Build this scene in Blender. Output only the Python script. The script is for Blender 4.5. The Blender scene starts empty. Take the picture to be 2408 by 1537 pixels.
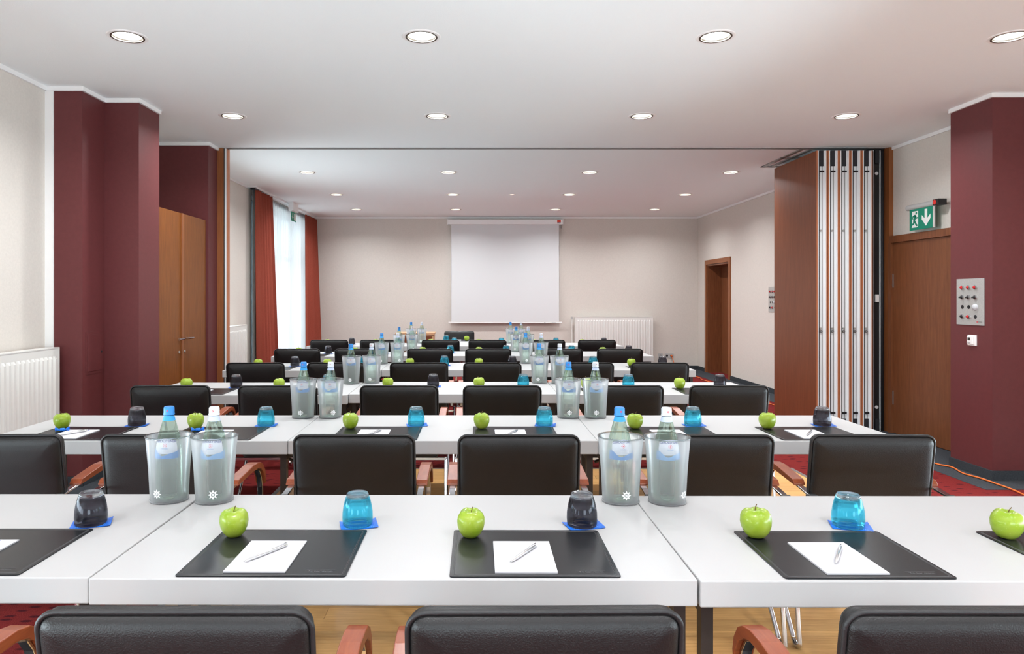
import bpy, bmesh, math, random
from mathutils import Vector, Matrix
random.seed(7)
PI = math.pi
scn = bpy.context.scene
COL = scn.collection

# ------------------------------------------------------------------ camera, sky, exposure
FPX, VPX, VPY, CAMZ = 1654.0, 1113.0, 699.0, 1.40
cam_d = bpy.data.cameras.new('camera'); cam = bpy.data.objects.new('camera', cam_d); COL.objects.link(cam)
cam_d.sensor_width = 36.0; cam_d.sensor_fit = 'HORIZONTAL'
cam_d.lens = 36.0 * FPX / 2408.0
cam_d.shift_x = (1204.0 - VPX) / 2408.0
cam_d.shift_y = -(768.5 - VPY) / 2408.0
cam_d.clip_start = 0.05
cam.location = (0, 0, CAMZ); cam.rotation_euler = (PI / 2, 0, 0)
scn.camera = cam

SKY = 8.0
world = bpy.data.worlds.new('overcast_sky'); scn.world = world; world.use_nodes = True
bgn = world.node_tree.nodes['Background']
bgn.inputs[0].default_value = (0.80, 0.92, 1.0, 1); bgn.inputs[1].default_value = SKY
LAMP_W = 10.0
vs = scn.view_settings
vs.view_transform = 'Standard'; vs.look = 'None'; vs.gamma = 1.0; vs.use_curve_mapping = False
vs.exposure = 1.20
scn.cycles.use_denoising = True; scn.cycles.use_adaptive_sampling = True; scn.cycles.adaptive_threshold = 0.025
scn.cycles.max_bounces = 9; scn.cycles.diffuse_bounces = 4; scn.cycles.glossy_bounces = 4
scn.cycles.transmission_bounces = 8; scn.cycles.transparent_max_bounces = 12
scn.cycles.caustics_reflective = False; scn.cycles.caustics_refractive = False
scn.cycles.sample_clamp_indirect = 4.0

# daylight portals in the far window and the added unseen window openings (guide sampling of the sky only)
def portal(loc, rot, sx, sy):
    d = bpy.data.lights.new('window_portal', 'AREA'); d.shape = 'RECTANGLE'; d.size = sx; d.size_y = sy
    d.cycles.is_portal = True
    o = bpy.data.objects.new('window_portal', d); COL.objects.link(o); o.location = loc; o.rotation_euler = rot
portal((-3.50, 11.79, 1.45), (0, -PI / 2, 0), 2.8, 3.5)
portal((-3.50, -0.45, 0.58), (0, -PI / 2, 0), 1.04, 8.3)
portal((-3.50, 8.22, 1.525), (0, -PI / 2, 0), 0.91, 1.5)
portal((4.82, 0.15, 0.58), (0, PI / 2, 0), 1.04, 9.5)
portal((0.6, -5.85, 0.68), (PI / 2, 0, 0), 6.6, 1.24)

# ------------------------------------------------------------------ mesh helpers
class MB:
    def __init__(self): self.v = []; self.f = []
    def quad(self, *p):
        n = len(self.v); self.v += [tuple(q) for q in p]; self.f.append(tuple(range(n, n + len(p)))); return self
    def box(self, x0, x1, y0, y1, z0, z1):
        n = len(self.v)
        self.v += [(x0,y0,z0),(x1,y0,z0),(x1,y1,z0),(x0,y1,z0),(x0,y0,z1),(x1,y0,z1),(x1,y1,z1),(x0,y1,z1)]
        self.f += [tuple(n + i for i in q) for q in ((0,3,2,1),(4,5,6,7),(0,1,5,4),(1,2,6,5),(2,3,7,6),(3,0,4,7))]
        return self
    def lathe(self, prof, n=24, c=(0,0,0), axis='z', close=False):
        b = len(self.v); m = len(prof)
        for i in range(n):
            a = 2 * PI * i / n; ca, sa = math.cos(a), math.sin(a)
            for r, z in prof:
                if axis == 'z': p = (c[0] + r*ca, c[1] + r*sa, c[2] + z)
                elif axis == 'x': p = (c[0] + z, c[1] + r*ca, c[2] + r*sa)
                else: p = (c[0] + r*ca, c[1] + z, c[2] + r*sa)
                self.v.append(p)
        for i in range(n):
            j = (i + 1) % n
            for k in range(m - 1 + (1 if close else 0)):
                k2 = (k + 1) % m
                self.f.append((b+i*m+k, b+j*m+k, b+j*m+k2, b+i*m+k2))
        return self
    def tube(self, path, r, n=8, closed=False, flat=None):
        # flat=(w,t): rectangular section, w along the x axis
        P = [Vector(p) for p in path]; N = len(P); b = len(self.v)
        up = None
        sec = n if flat is None else 4
        for i in range(N):
            if closed: t = (P[(i+1) % N] - P[i-1])
            else: t = P[min(i+1, N-1)] - P[max(i-1, 0)]
            t.normalize()
            if flat is None:
                if up is None:
                    up = Vector((0,0,1)) if abs(t.z) < 0.9 else Vector((1,0,0))
                s = t.cross(up)
                if s.length < 1e-6: s = t.orthogonal()
                s.normalize(); up = s.cross(t).normalized()
                for k in range(sec):
                    a = 2*PI*k/sec
                    self.v.append(tuple(P[i] + s*(r*math.cos(a)) + up*(r*math.sin(a))))
            else:
                s = Vector((1,0,0)); u = s.cross(t).normalized(); w, h = flat
                for sx, su in ((-1,-1),(1,-1),(1,1),(-1,1)):
                    self.v.append(tuple(P[i] + s*(sx*w/2) + u*(su*h/2)))
        for i in range(N if closed else N-1):
            j = (i+1) % N
            for k in range(sec):
                l = (k+1) % sec
                self.f.append((b+i*sec+k, b+i*sec+l, b+j*sec+l, b+j*sec+k))
        if not closed:
            self.f.append(tuple(b+k for k in range(sec))[::-1]); self.f.append(tuple(b+(N-1)*sec+k for k in range(sec)))
        return self
    def prism(self, poly, y0, y1, plane='xz'):
        n = len(self.v); m = len(poly)
        for y in (y0, y1):
            for a, c in poly:
                self.v.append((a, y, c) if plane == 'xz' else ((y, a, c) if plane == 'yz' else (a, c, y)))
        self.f.append(tuple(range(n, n+m))); self.f.append(tuple(range(n+2*m-1, n+m-1, -1)))
        for i in range(m):
            j = (i+1) % m; self.f.append((n+i, n+m+i, n+m+j, n+j))
        return self
    def mesh(self, name, mat=None, smooth=False):
        me = bpy.data.meshes.new(name); me.from_pydata(self.v, [], self.f)
        bm = bmesh.new(); bm.from_mesh(me); bmesh.ops.recalc_face_normals(bm, faces=bm.faces); bm.to_mesh(me); bm.free()
        if mat: me.materials.append(mat)
        if smooth:
            for p in me.polygons: p.use_smooth = True
        return me
    def build(self, name, mat=None, parent=None, smooth=False, bevel=0, seg=2, auto=None):
        o = bpy.data.objects.new(name, self.mesh(name, mat, smooth or auto is not None)); COL.objects.link(o)
        if parent: o.parent = parent
        if bevel:
            m = o.modifiers.new('bevel', 'BEVEL'); m.width = bevel; m.segments = seg; m.limit_method = 'ANGLE'; m.angle_limit = 0.6
        if auto is not None:
            o.data.set_sharp_from_angle(angle=auto)
        return o
def link(name, me, parent=None):
    o = bpy.data.objects.new(name, me); COL.objects.link(o)
    if parent: o.parent = parent
    return o
def tag(o, label=None, cat=None, group=None, kind=None):
    if label: o['label'] = label
    if cat: o['category'] = cat
    if group: o['group'] = group
    if kind: o['kind'] = kind
    return o
def thing(name, label, cat, loc=(0,0,0), rz=0, group=None):
    o = bpy.data.objects.new(name, None); COL.objects.link(o); o.empty_display_size = 0.05
    o.location = loc; o.rotation_euler = (0, 0, rz)
    return tag(o, label, cat, group)
def struct(o): o['kind'] = 'structure'; return o
def dup(root, loc, rz, label):
    def cp(o, parent):
        c = o.copy(); COL.objects.link(c); c.parent = parent
        for ch in list(o.children): cp(ch, c)
        return c
    r = cp(root, None); r.location = loc; r.rotation_euler = (0, 0, rz); r['label'] = label
    return r
class Maker:
    """builds the first of a kind, copies it for the others"""
    def __init__(self, fn): self.fn = fn; self.first = None
    def __call__(self, loc, rz, label):
        if self.first is None:
            o = self.fn(); self.first = o; o.location = loc; o.rotation_euler = (0,0,rz); o['label'] = label; return o
        return dup(self.first, loc, rz, label)
def text_mesh(txt, size, extrude=0.0, offset=0.0):
    c = bpy.data.curves.new('lettering', 'FONT'); c.body = txt; c.size = size; c.align_x = 'CENTER'; c.extrude = extrude; c.offset = offset
    c.resolution_u = 3
    o = bpy.data.objects.new('lettering', c); COL.objects.link(o)
    dg = bpy.context.evaluated_depsgraph_get(); me = bpy.data.meshes.new_from_object(o.evaluated_get(dg))
    bpy.data.objects.remove(o); bpy.data.curves.remove(c)
    return me
def rrect(w, h, r, n=6):
    pts = []
    for cx, cy, a0 in ((w/2-r, h/2-r, 0), (-w/2+r, h/2-r, PI/2), (-w/2+r, -h/2+r, PI), (w/2-r, -h/2+r, 1.5*PI)):
        for i in range(n+1):
            a = a0 + PI/2*i/n; pts.append((cx + r*math.cos(a), cy + r*math.sin(a)))
    return pts

# ------------------------------------------------------------------ materials
def nodes(m): return m.node_tree.nodes, m.node_tree.links
def mat(name, col, rough=0.5, metal=0.0, var=0.0, vscale=8.0, bump=0.0, bscale=80.0, spec=0.5, coat=0.0, emis=None, estr=0.0, stretch=None, trans=0.0, ior=1.45):
    m = bpy.data.materials.new(name); m.use_nodes = True
    N, L = nodes(m); b = N['Principled BSDF']
    b.inputs['Base Color'].default_value = (*col, 1); b.inputs['Roughness'].default_value = rough
    b.inputs['Metallic'].default_value = metal; b.inputs['Specular IOR Level'].default_value = spec
    b.inputs['Coat Weight'].default_value = coat; b.inputs['Transmission Weight'].default_value = trans; b.inputs['IOR'].default_value = ior
    if emis: b.inputs['Emission Color'].default_value = (*emis, 1); b.inputs['Emission Strength'].default_value = estr
    if var or bump:
        tc = N.new('ShaderNodeTexCoord'); mp = N.new('ShaderNodeMapping'); L.new(tc.outputs['Object'], mp.inputs['Vector'])
        if stretch: mp.inputs['Scale'].default_value = stretch
    if var:
        nz = N.new('ShaderNodeTexNoise'); nz.inputs['Scale'].default_value = vscale; nz.inputs['Detail'].default_value = 4
        L.new(mp.outputs[0], nz.inputs['Vector'])
        r = N.new('ShaderNodeMapRange'); r.inputs[1].default_value = 0.3; r.inputs[2].default_value = 0.7
        r.inputs[3].default_value = 1 - var; r.inputs[4].default_value = 1 + var
        L.new(nz.outputs['Fac'], r.inputs[0])
        mx = N.new('ShaderNodeMix'); mx.data_type = 'RGBA'; mx.blend_type = 'MULTIPLY'; mx.inputs[0].default_value = 1
        mx.inputs[6].default_value = (*col, 1); L.new(r.outputs[0], mx.inputs[7]); L.new(mx.outputs[2], b.inputs['Base Color'])
    if bump:
        nb = N.new('ShaderNodeTexNoise'); nb.inputs['Scale'].default_value = bscale; nb.inputs['Detail'].default_value = 3
        L.new(mp.outputs[0], nb.inputs['Vector'])
        bp = N.new('ShaderNodeBump'); bp.inputs['Strength'].default_value = bump; bp.inputs['Distance'].default_value = 0.002
        L.new(nb.outputs['Fac'], bp.inputs['Height']); L.new(bp.outputs[0], b.inputs['Normal'])
    return m
def wood(name, c1, c2, stretch, rough=0.4, scale=6.0, coat=0.0, perobj=0.0):
    m = bpy.data.materials.new(name); m.use_nodes = True; N, L = nodes(m); b = N['Principled BSDF']
    tc = N.new('ShaderNodeTexCoord'); mp = N.new('ShaderNodeMapping'); mp.inputs['Scale'].default_value = stretch
    nz = N.new('ShaderNodeTexNoise'); nz.inputs['Scale'].default_value = scale; nz.inputs['Detail'].default_value = 6; nz.inputs['Roughness'].default_value = 0.65
    cr = N.new('ShaderNodeValToRGB'); cr.color_ramp.elements[0].position = 0.3; cr.color_ramp.elements[1].position = 0.72
    cr.color_ramp.elements[0].color = (*c1, 1); cr.color_ramp.elements[1].color = (*c2, 1)
    L.new(tc.outputs['Object'], mp.inputs[0]); L.new(mp.outputs[0], nz.inputs['Vector']); L.new(nz.outputs['Fac'], cr.inputs[0])
    out = cr.outputs[0]
    if perobj:
        oi = N.new('ShaderNodeObjectInfo')
        add = N.new('ShaderNodeVectorMath'); add.operation = 'ADD'
        sc = N.new('ShaderNodeVectorMath'); sc.operation = 'SCALE'; sc.inputs[3].default_value = 37.0
        cmb = N.new('ShaderNodeCombineXYZ')
        for k in range(3): L.new(oi.outputs['Random'], cmb.inputs[k])
        L.new(cmb.outputs[0], sc.inputs[0]); L.new(mp.outputs[0], add.inputs[0]); L.new(sc.outputs[0], add.inputs[1]); L.new(add.outputs[0], nz.inputs['Vector'])
        r = N.new('ShaderNodeMapRange'); r.inputs[3].default_value = 1 - perobj; r.inputs[4].default_value = 1 + perobj
        L.new(oi.outputs['Random'], r.inputs[0])
        mx = N.new('ShaderNodeMix'); mx.data_type = 'RGBA'; mx.blend_type = 'MULTIPLY'; mx.inputs[0].default_value = 1
        L.new(out, mx.inputs[6]); L.new(r.outputs[0], mx.inputs[7]); out = mx.outputs[2]
    L.new(out, b.inputs['Base Color']); b.inputs['Roughness'].default_value = rough; b.inputs['Coat Weight'].default_value = coat
    b.inputs['Coat Roughness'].default_value = 0.15; b.inputs['Specular IOR Level'].default_value = 0.35
    return m
M = {}
M['cream'] = mat('cream_wallpaper', (0.66, 0.61, 0.555), 0.9, var=0.03, vscale=60, bump=0.35, bscale=140, spec=0.2)
M['ceil'] = mat('white_ceiling_paint', (0.895, 0.93, 0.935), 0.95, bump=0.3, bscale=160, spec=0.1)
M['burg'] = mat('burgundy_paint', (0.125, 0.030, 0.031), 0.48, var=0.05, vscale=30, bump=0.12, bscale=260, spec=0.35)
M['white'] = mat('white_trim', (0.86, 0.85, 0.84), 0.5)
M['rad'] = mat('radiator_enamel', (0.72, 0.71, 0.675), 0.4)
M['grey_skirt'] = mat('grey_carpet_skirting', (0.045, 0.05, 0.056), 0.95, var=0.25, vscale=220, bump=0.6, bscale=500, spec=0.1)
M['door'] = wood('cherry_veneer', (0.15, 0.048, 0.018), (0.23, 0.082, 0.032), (9, 9, 0.7), 0.38)
M['closet'] = wood('closet_veneer', (0.15, 0.042, 0.006), (0.24, 0.078, 0.012), (9, 9, 0.7), 0.45)
M['jamb'] = wood('jamb_veneer', (0.22, 0.07, 0.022), (0.30, 0.105, 0.035), (12, 12, 0.7), 0.4)
M['panel_wood'] = wood('partition_veneer', (0.15, 0.040, 0.014), (0.21, 0.062, 0.023), (10, 10, 0.6), 0.42)
M['strip'] = wood('laminate_edge', (0.42, 0.14, 0.062), (0.52, 0.19, 0.085), (14, 14, 0.6), 0.5)
M['alu'] = mat('pale_aluminium_profile', (0.82, 0.85, 0.86), 0.4)
M['alu_white'] = mat('white_profile_edge', (0.85, 0.85, 0.85), 0.4)
M['chrome'] = mat('chrome', (0.58, 0.58, 0.60), 0.10, metal=1.0)
M['steel'] = mat('brushed_steel', (0.52, 0.52, 0.50), 0.42, metal=0.55, var=0.12, vscale=240)
M['black'] = mat('black_plastic', (0.012, 0.012, 0.013), 0.4)
M['jet'] = mat('black_gasket', (0.02, 0.02, 0.024), 0.6)
M['leather'] = mat('black_leather', (0.0070, 0.0064, 0.0064), 0.38, var=0.12, vscale=14, bump=0.35, bscale=330, spec=0.42)
M['piping'] = mat('leather_piping', (0.011, 0.0105, 0.011), 0.45, bump=0.3, bscale=300)
M['matl'] = mat('dark_desk_mat_leather', (0.0135, 0.0145, 0.0165), 0.27, var=0.10, vscale=22, bump=0.10, bscale=420, spec=0.28)
M['mat_edge'] = mat('desk_mat_stitching', (0.062, 0.062, 0.064), 0.5)
M['emboss'] = mat('embossed_lettering', (0.085, 0.086, 0.092), 0.4)
M['arm'] = wood('reddish_arm_wood', (0.20, 0.040, 0.014), (0.31, 0.078, 0.027), (16, 2, 16), 0.3, coat=0.15)
M['table'] = mat('white_table_laminate', (0.465, 0.465, 0.463), 0.38, spec=0.3, bump=0.04, bscale=300)
M['table_leg'] = mat('dark_steel_leg', (0.030, 0.022, 0.018), 0.38)
M['paper'] = mat('white_paper', (0.60, 0.60, 0.63), 0.8)
M['pad_print'] = mat('blue_pad_print', (0.10, 0.14, 0.40), 0.7)
M['silver'] = mat('silver_pen_barrel', (0.72, 0.72, 0.73), 0.22, metal=0.8)
M['blue_paper'] = mat('blue_coaster', (0.012, 0.16, 0.72), 0.38, var=0.25, vscale=90)
M['blue_print'] = mat('pale_coaster_print', (0.35, 0.66, 0.95), 0.5)
M['candy'] = mat('blue_foil', (0.015, 0.18, 0.75), 0.22, var=0.3, vscale=160)
M['stem'] = mat('apple_stem', (0.13, 0.08, 0.03), 0.8)
M['cap_blue'] = mat('blue_bottle_cap', (0.018, 0.19, 0.52), 0.4)
M['cap_white'] = mat('white_bottle_cap', (0.55, 0.57, 0.60), 0.4)
M['neck_blue'] = mat('blue_neck_label', (0.022, 0.25, 0.55), 0.5)
M['neck_white'] = mat('pale_neck_label', (0.42, 0.48, 0.62), 0.5)
M['label'] = mat('white_bottle_label', (0.46, 0.48, 0.52), 0.6)
M['wave'] = mat('blue_label_wave', (0.010, 0.16, 0.42), 0.5)
M['wave_pale'] = mat('pale_blue_label_wave', (0.10, 0.27, 0.50), 0.5)
M['navy'] = mat('navy_label_print', (0.03, 0.05, 0.16), 0.6)
M['redprint'] = mat('red_print', (0.55, 0.04, 0.05), 0.6)
M['frostprint'] = mat('white_emblem_print', (0.9, 0.92, 0.93), 0.6)
M['curtain'] = mat('terracotta_curtain', (0.31, 0.068, 0.043), 0.85, var=0.06, vscale=50, spec=0.15)
M['lining'] = mat('grey_curtain_lining', (0.30, 0.31, 0.30), 0.9, var=0.15, vscale=200)
M['frame_blue'] = mat('grey_blue_window_frame', (0.16, 0.24, 0.33), 0.5)
M['screen'] = mat('projection_fabric', (0.70, 0.71, 0.715), 0.9, spec=0.1)
M['ret'] = mat('grey_metal', (0.30, 0.29, 0.28), 0.4, metal=0.7)
M['exit_green'] = mat('exit_sign_green', (0.0, 0.175, 0.105), 0.5, emis=(0.0, 0.30, 0.18), estr=0.06)
M['sign_white'] = mat('exit_sign_white', (0.82, 0.82, 0.80), 0.5)
M['sign_grey'] = mat('exit_sign_housing', (0.45, 0.45, 0.44), 0.45)
M['red_lamp'] = mat('red_indicator', (0.55, 0.01, 0.015), 0.2, coat=0.6)
M['red_disp'] = mat('red_display', (0.30, 0.01, 0.008), 0.4, emis=(0.6, 0.03, 0.02), estr=0.25)
M['orange'] = mat('orange_cable', (0.75, 0.16, 0.025), 0.45)
M['logo_red'] = mat('red_maker_badge', (0.72, 0.055, 0.025), 0.5)
M['beech'] = mat('pale_wood_edging', (0.60, 0.36, 0.20), 0.5)
M['gold_reflector'] = mat('downlight_reflector', (0.92, 0.93, 0.84), 0.3, metal=0.3)
M['ring'] = mat('downlight_trim_ring', (0.055, 0.040, 0.028), 0.45)
M['lamp_on'] = mat('lit_lamp', (1, 1, 1), 0.5, emis=(1.0, 1.0, 0.94), estr=6.0)
M['lamp_small'] = mat('small_warm_lamp', (1, 0.8, 0.6), 0.5, emis=(1.0, 0.62, 0.35), estr=4.0)

def leaf_shader(name, fn):
    m = bpy.data.materials.new(name); m.use_nodes = True; N, L = nodes(m)
    N.remove(N['Principled BSDF']); fn(N, L, N['Material Output']); return m
def _frost(N, L, out):
    tp = N.new('ShaderNodeBsdfTransparent'); tp.inputs[0].default_value = (0.95, 0.97, 0.98, 1)
    rf = N.new('ShaderNodeBsdfRefraction'); rf.inputs['Color'].default_value = (0.96, 0.98, 0.99, 1); rf.inputs['Roughness'].default_value = 0.07; rf.inputs['IOR'].default_value = 1.02
    tr = N.new('ShaderNodeBsdfTranslucent'); tr.inputs[0].default_value = (0.97, 0.98, 1.0, 1)
    df = N.new('ShaderNodeBsdfDiffuse'); df.inputs[0].default_value = (0.95, 0.96, 0.99, 1)
    gl = N.new('ShaderNodeBsdfGlossy'); gl.inputs['Roughness'].default_value = 0.22
    m0 = N.new('ShaderNodeMixShader'); m0.inputs[0].default_value = 0.15; L.new(tp.outputs[0], m0.inputs[1]); L.new(rf.outputs[0], m0.inputs[2])
    m1 = N.new('ShaderNodeMixShader'); m1.inputs[0].default_value = 0.45; L.new(tr.outputs[0], m1.inputs[1]); L.new(df.outputs[0], m1.inputs[2])
    lw = N.new('ShaderNodeLayerWeight'); lw.inputs[0].default_value = 0.35
    mr = N.new('ShaderNodeMapRange'); mr.inputs[3].default_value = 0.19; mr.inputs[4].default_value = 0.95; L.new(lw.outputs['Facing'], mr.inputs[0])
    m2 = N.new('ShaderNodeMixShader'); L.new(mr.outputs[0], m2.inputs[0]); L.new(m0.outputs[0], m2.inputs[1]); L.new(m1.outputs[0], m2.inputs[2])
    fr = N.new('ShaderNodeFresnel'); fr.inputs[0].default_value = 1.3
    m3 = N.new('ShaderNodeMixShader'); L.new(fr.outputs[0], m3.inputs[0]); L.new(m2.outputs[0], m3.inputs[1]); L.new(gl.outputs[0], m3.inputs[2])
    L.new(m3.outputs[0], out.inputs[0])
M['frost'] = leaf_shader('frosted_plastic', _frost)
def _sheer(N, L, out):
    tr = N.new('ShaderNodeBsdfTranslucent'); tr.inputs[0].default_value = (0.12, 0.12, 0.12, 1)
    df = N.new('ShaderNodeBsdfDiffuse'); df.inputs[0].default_value = (0.80, 0.81, 0.82, 1)
    tp = N.new('ShaderNodeBsdfTransparent')
    m1 = N.new('ShaderNodeMixShader'); m1.inputs[0].default_value = 0.4; L.new(tr.outputs[0], m1.inputs[1]); L.new(df.outputs[0], m1.inputs[2])
    m2 = N.new('ShaderNodeMixShader'); m2.inputs[0].default_value = 0.98; L.new(tp.outputs[0], m2.inputs[1]); L.new(m1.outputs[0], m2.inputs[2])
    L.new(m2.outputs[0], out.inputs[0])
M['sheer'] = leaf_shader('white_sheer_fabric', _sheer)
def _pane(N, L, out):
    tp = N.new('ShaderNodeBsdfTransparent'); tp.inputs[0].default_value = (0.94, 0.97, 0.96, 1)
    gl = N.new('ShaderNodeBsdfGlossy'); gl.inputs['Roughness'].default_value = 0.02
    fr = N.new('ShaderNodeFresnel'); fr.inputs[0].default_value = 1.45
    m = N.new('ShaderNodeMixShader'); L.new(fr.outputs[0], m.inputs[0]); L.new(tp.outputs[0], m.inputs[1]); L.new(gl.outputs[0], m.inputs[2]); L.new(m.outputs[0], out.inputs[0])
M['pane'] = leaf_shader('window_glass', _pane)
def glassy(name, col, ior, rough=0.0, mixc=0.35):
    # tinted glass that also lets tinted light through straight (thin-walled vessels)
    def fn(N, L, out):
        g = N.new('ShaderNodeBsdfGlass'); g.inputs['Color'].default_value = (*col, 1); g.inputs['IOR'].default_value = ior; g.inputs['Roughness'].default_value = rough
        t = N.new('ShaderNodeBsdfTransparent'); t.inputs[0].default_value = (*col, 1)
        m = N.new('ShaderNodeMixShader'); m.inputs[0].default_value = mixc; L.new(g.outputs[0], m.inputs[1]); L.new(t.outputs[0], m.inputs[2]); L.new(m.outputs[0], out.inputs[0])
    return leaf_shader(name, fn)
M['g_blue'] = glassy('cyan_glass', (0.52, 0.90, 0.985), 1.42, 0.0, 0.55)
M['g_smoke'] = glassy('smoky_black_glass', (0.52, 0.52, 0.55), 1.45, 0.0, 0.38)
M['g_clear'] = glassy('clear_glass_foot', (0.92, 0.95, 0.97), 1.45, 0.0, 0.35)
M['g_bottle'] = glassy('pale_green_bottle_glass', (0.86, 0.97, 0.90), 1.25, 0.0, 0.66)

def _apple():
    m = mat('green_apple_skin', (0.40, 0.60, 0.045), 0.32, spec=0.45, coat=0.2)
    N, L = nodes(m); b = N['Principled BSDF']
    tc = N.new('ShaderNodeTexCoord'); nz = N.new('ShaderNodeTexNoise'); nz.inputs['Scale'].default_value = 18; nz.inputs['Detail'].default_value = 3
    vo = N.new('ShaderNodeTexVoronoi'); vo.inputs['Scale'].default_value = 220
    cr = N.new('ShaderNodeValToRGB'); cr.color_ramp.elements[0].position = 0.3; cr.color_ramp.elements[1].position = 0.75
    cr.color_ramp.elements[0].color = (0.215, 0.345, 0.010, 1); cr.color_ramp.elements[1].color = (0.36, 0.45, 0.055, 1)
    lt = N.new('ShaderNodeMath'); lt.operation = 'LESS_THAN'; lt.inputs[1].default_value = 0.13
    mx = N.new('ShaderNodeMix'); mx.data_type = 'RGBA'; mx.inputs[7].default_value = (0.66, 0.78, 0.30, 1)
    ml = N.new('ShaderNodeMath'); ml.operation = 'MULTIPLY'; ml.inputs[1].default_value = 0.5
    L.new(tc.outputs['Object'], nz.inputs[0]); L.new(tc.outputs['Object'], vo.inputs[0]); L.new(nz.outputs[0], cr.inputs[0])
    L.new(vo.outputs['Distance'], lt.inputs[0]); L.new(lt.outputs[0], ml.inputs[0]); L.new(ml.outputs[0], mx.inputs[0]); L.new(cr.outputs[0], mx.inputs[6]); L.new(mx.outputs[2], b.inputs['Base Color'])
    return m
M['apple'] = _apple()
def _carpet():
    m = mat('red_carpet', (0.22, 0.022, 0.024), 0.97, spec=0.05); N, L = nodes(m); b = N['Principled BSDF']
    tc = N.new('ShaderNodeTexCoord'); mp = N.new('ShaderNodeMapping'); mp.inputs['Scale'].default_value = (6.5, 15, 1); mp.inputs['Rotation'].default_value = (0, 0, 0.12)
    vo = N.new('ShaderNodeTexVoronoi'); vo.inputs['Scale'].default_value = 1.6; vo.inputs['Randomness'].default_value = 0.55
    cr = N.new('ShaderNodeValToRGB'); e = cr.color_ramp.elements; e[0].position = 0.20; e[1].position = 0.34
    e[0].color = (0.07, 0.011, 0.015, 1); e[1].color = (0.185, 0.022, 0.021, 1)
    nz = N.new('ShaderNodeTexNoise'); nz.inputs['Scale'].default_value = 260; nz.inputs['Detail'].default_value = 2
    r = N.new('ShaderNodeMapRange'); r.inputs[1].default_value = 0.3; r.inputs[2].default_value = 0.7; r.inputs[3].default_value = 0.62; r.inputs[4].default_value = 1.38
    mx = N.new('ShaderNodeMix'); mx.data_type = 'RGBA'; mx.blend_type = 'MULTIPLY'; mx.inputs[0].default_value = 1
    L.new(tc.outputs['Object'], mp.inputs[0]); L.new(mp.outputs[0], vo.inputs[0]); L.new(vo.outputs['Distance'], cr.inputs[0])
    L.new(tc.outputs['Object'], nz.inputs[0]); L.new(nz.outputs[0], r.inputs[0]); L.new(cr.outputs[0], mx.inputs[6]); L.new(r.outputs[0], mx.inputs[7]); L.new(mx.outputs[2], b.inputs['Base Color'])
    bp = N.new('ShaderNodeBump'); bp.inputs['Strength'].default_value = 0.6; bp.inputs['Distance'].default_value = 0.003; L.new(nz.outputs[0], bp.inputs['Height']); L.new(bp.outputs[0], b.inputs['Normal'])
    return m
M['carpet'] = _carpet()
M['greycarpet'] = mat('grey_carpet_border', (0.060, 0.066, 0.074), 0.97, var=0.3, vscale=240, bump=0.5, bscale=400, spec=0.05)
M['plank'] = wood('oak_parquet', (0.60, 0.31, 0.105), (0.80, 0.47, 0.185), (1.2, 16, 16), 0.36, scale=5.0, perobj=0.16)

# ------------------------------------------------------------------ room shell
CZ = 2.96
XL, XR, YB, YF = -3.17, 4.36, -5.5, 13.66
fl = struct(MB().box(XL-0.4, XR+0.4, YB-0.2, YF+0.3, -0.12, 0.0).build('floor', M['carpet']))
# grey border carpet along the walls
gb = MB()
for x0, x1, y0, y1 in ((3.73, 3.97, 5.12, 7.30), (3.97, XR, 5.12, 5.38), (3.97, XR, 5.85, 7.30), (4.01, XR, 7.30, YF),
                       (XL, -2.62, 4.97, 5.217), (-2.90, -2.38, 5.217, 5.53), (-2.63, -2.38, 5.53, 7.30), (XL, -2.92, 7.45, YF), (-2.92, 4.01, YF-0.33, YF), (XL, -2.92, YB, 4.97)):
    gb.box(x0, x1, y0, y1, -0.01, 0.003)
gb.build('carpet_border', M['greycarpet'], fl)
# oak parquet, plank by plank
px0, px1, py0, py1 = -1.40, 2.58, 1.02, 5.73
pw = 0.107; rows = int((py1-py0)/pw); pw = (py1-py0)/rows
plank_meshes = {}
for r in range(rows):
    x = px0; y = py0 + r*pw
    first = random.choice((0.45, 0.75, 1.05, 1.25))
    while x < px1 - 1e-4:
        l = first if x == px0 else 1.30
        l = min(l, px1 - x)
        if px1 - x - l < 0.15: l = px1 - x
        k = round(l, 3)
        if k not in plank_meshes: plank_meshes[k] = MB().box(0.0008, l-0.0008, 0.0008, pw-0.0008, -0.008, 0.004).mesh('plank', M['plank'])
        o = link('plank', plank_meshes[k], fl); o.location = (x, y, 0); x += l
MB().box(px0, px1, py1, py1+0.03, -0.005, 0.006).box(px1, px1+0.03, py0, py1+0.03, -0.005, 0.006).box(px0-0.03, px0, py0, py1+0.03, -0.005, 0.006).build('edge_trim', M['ret'], fl)

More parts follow.
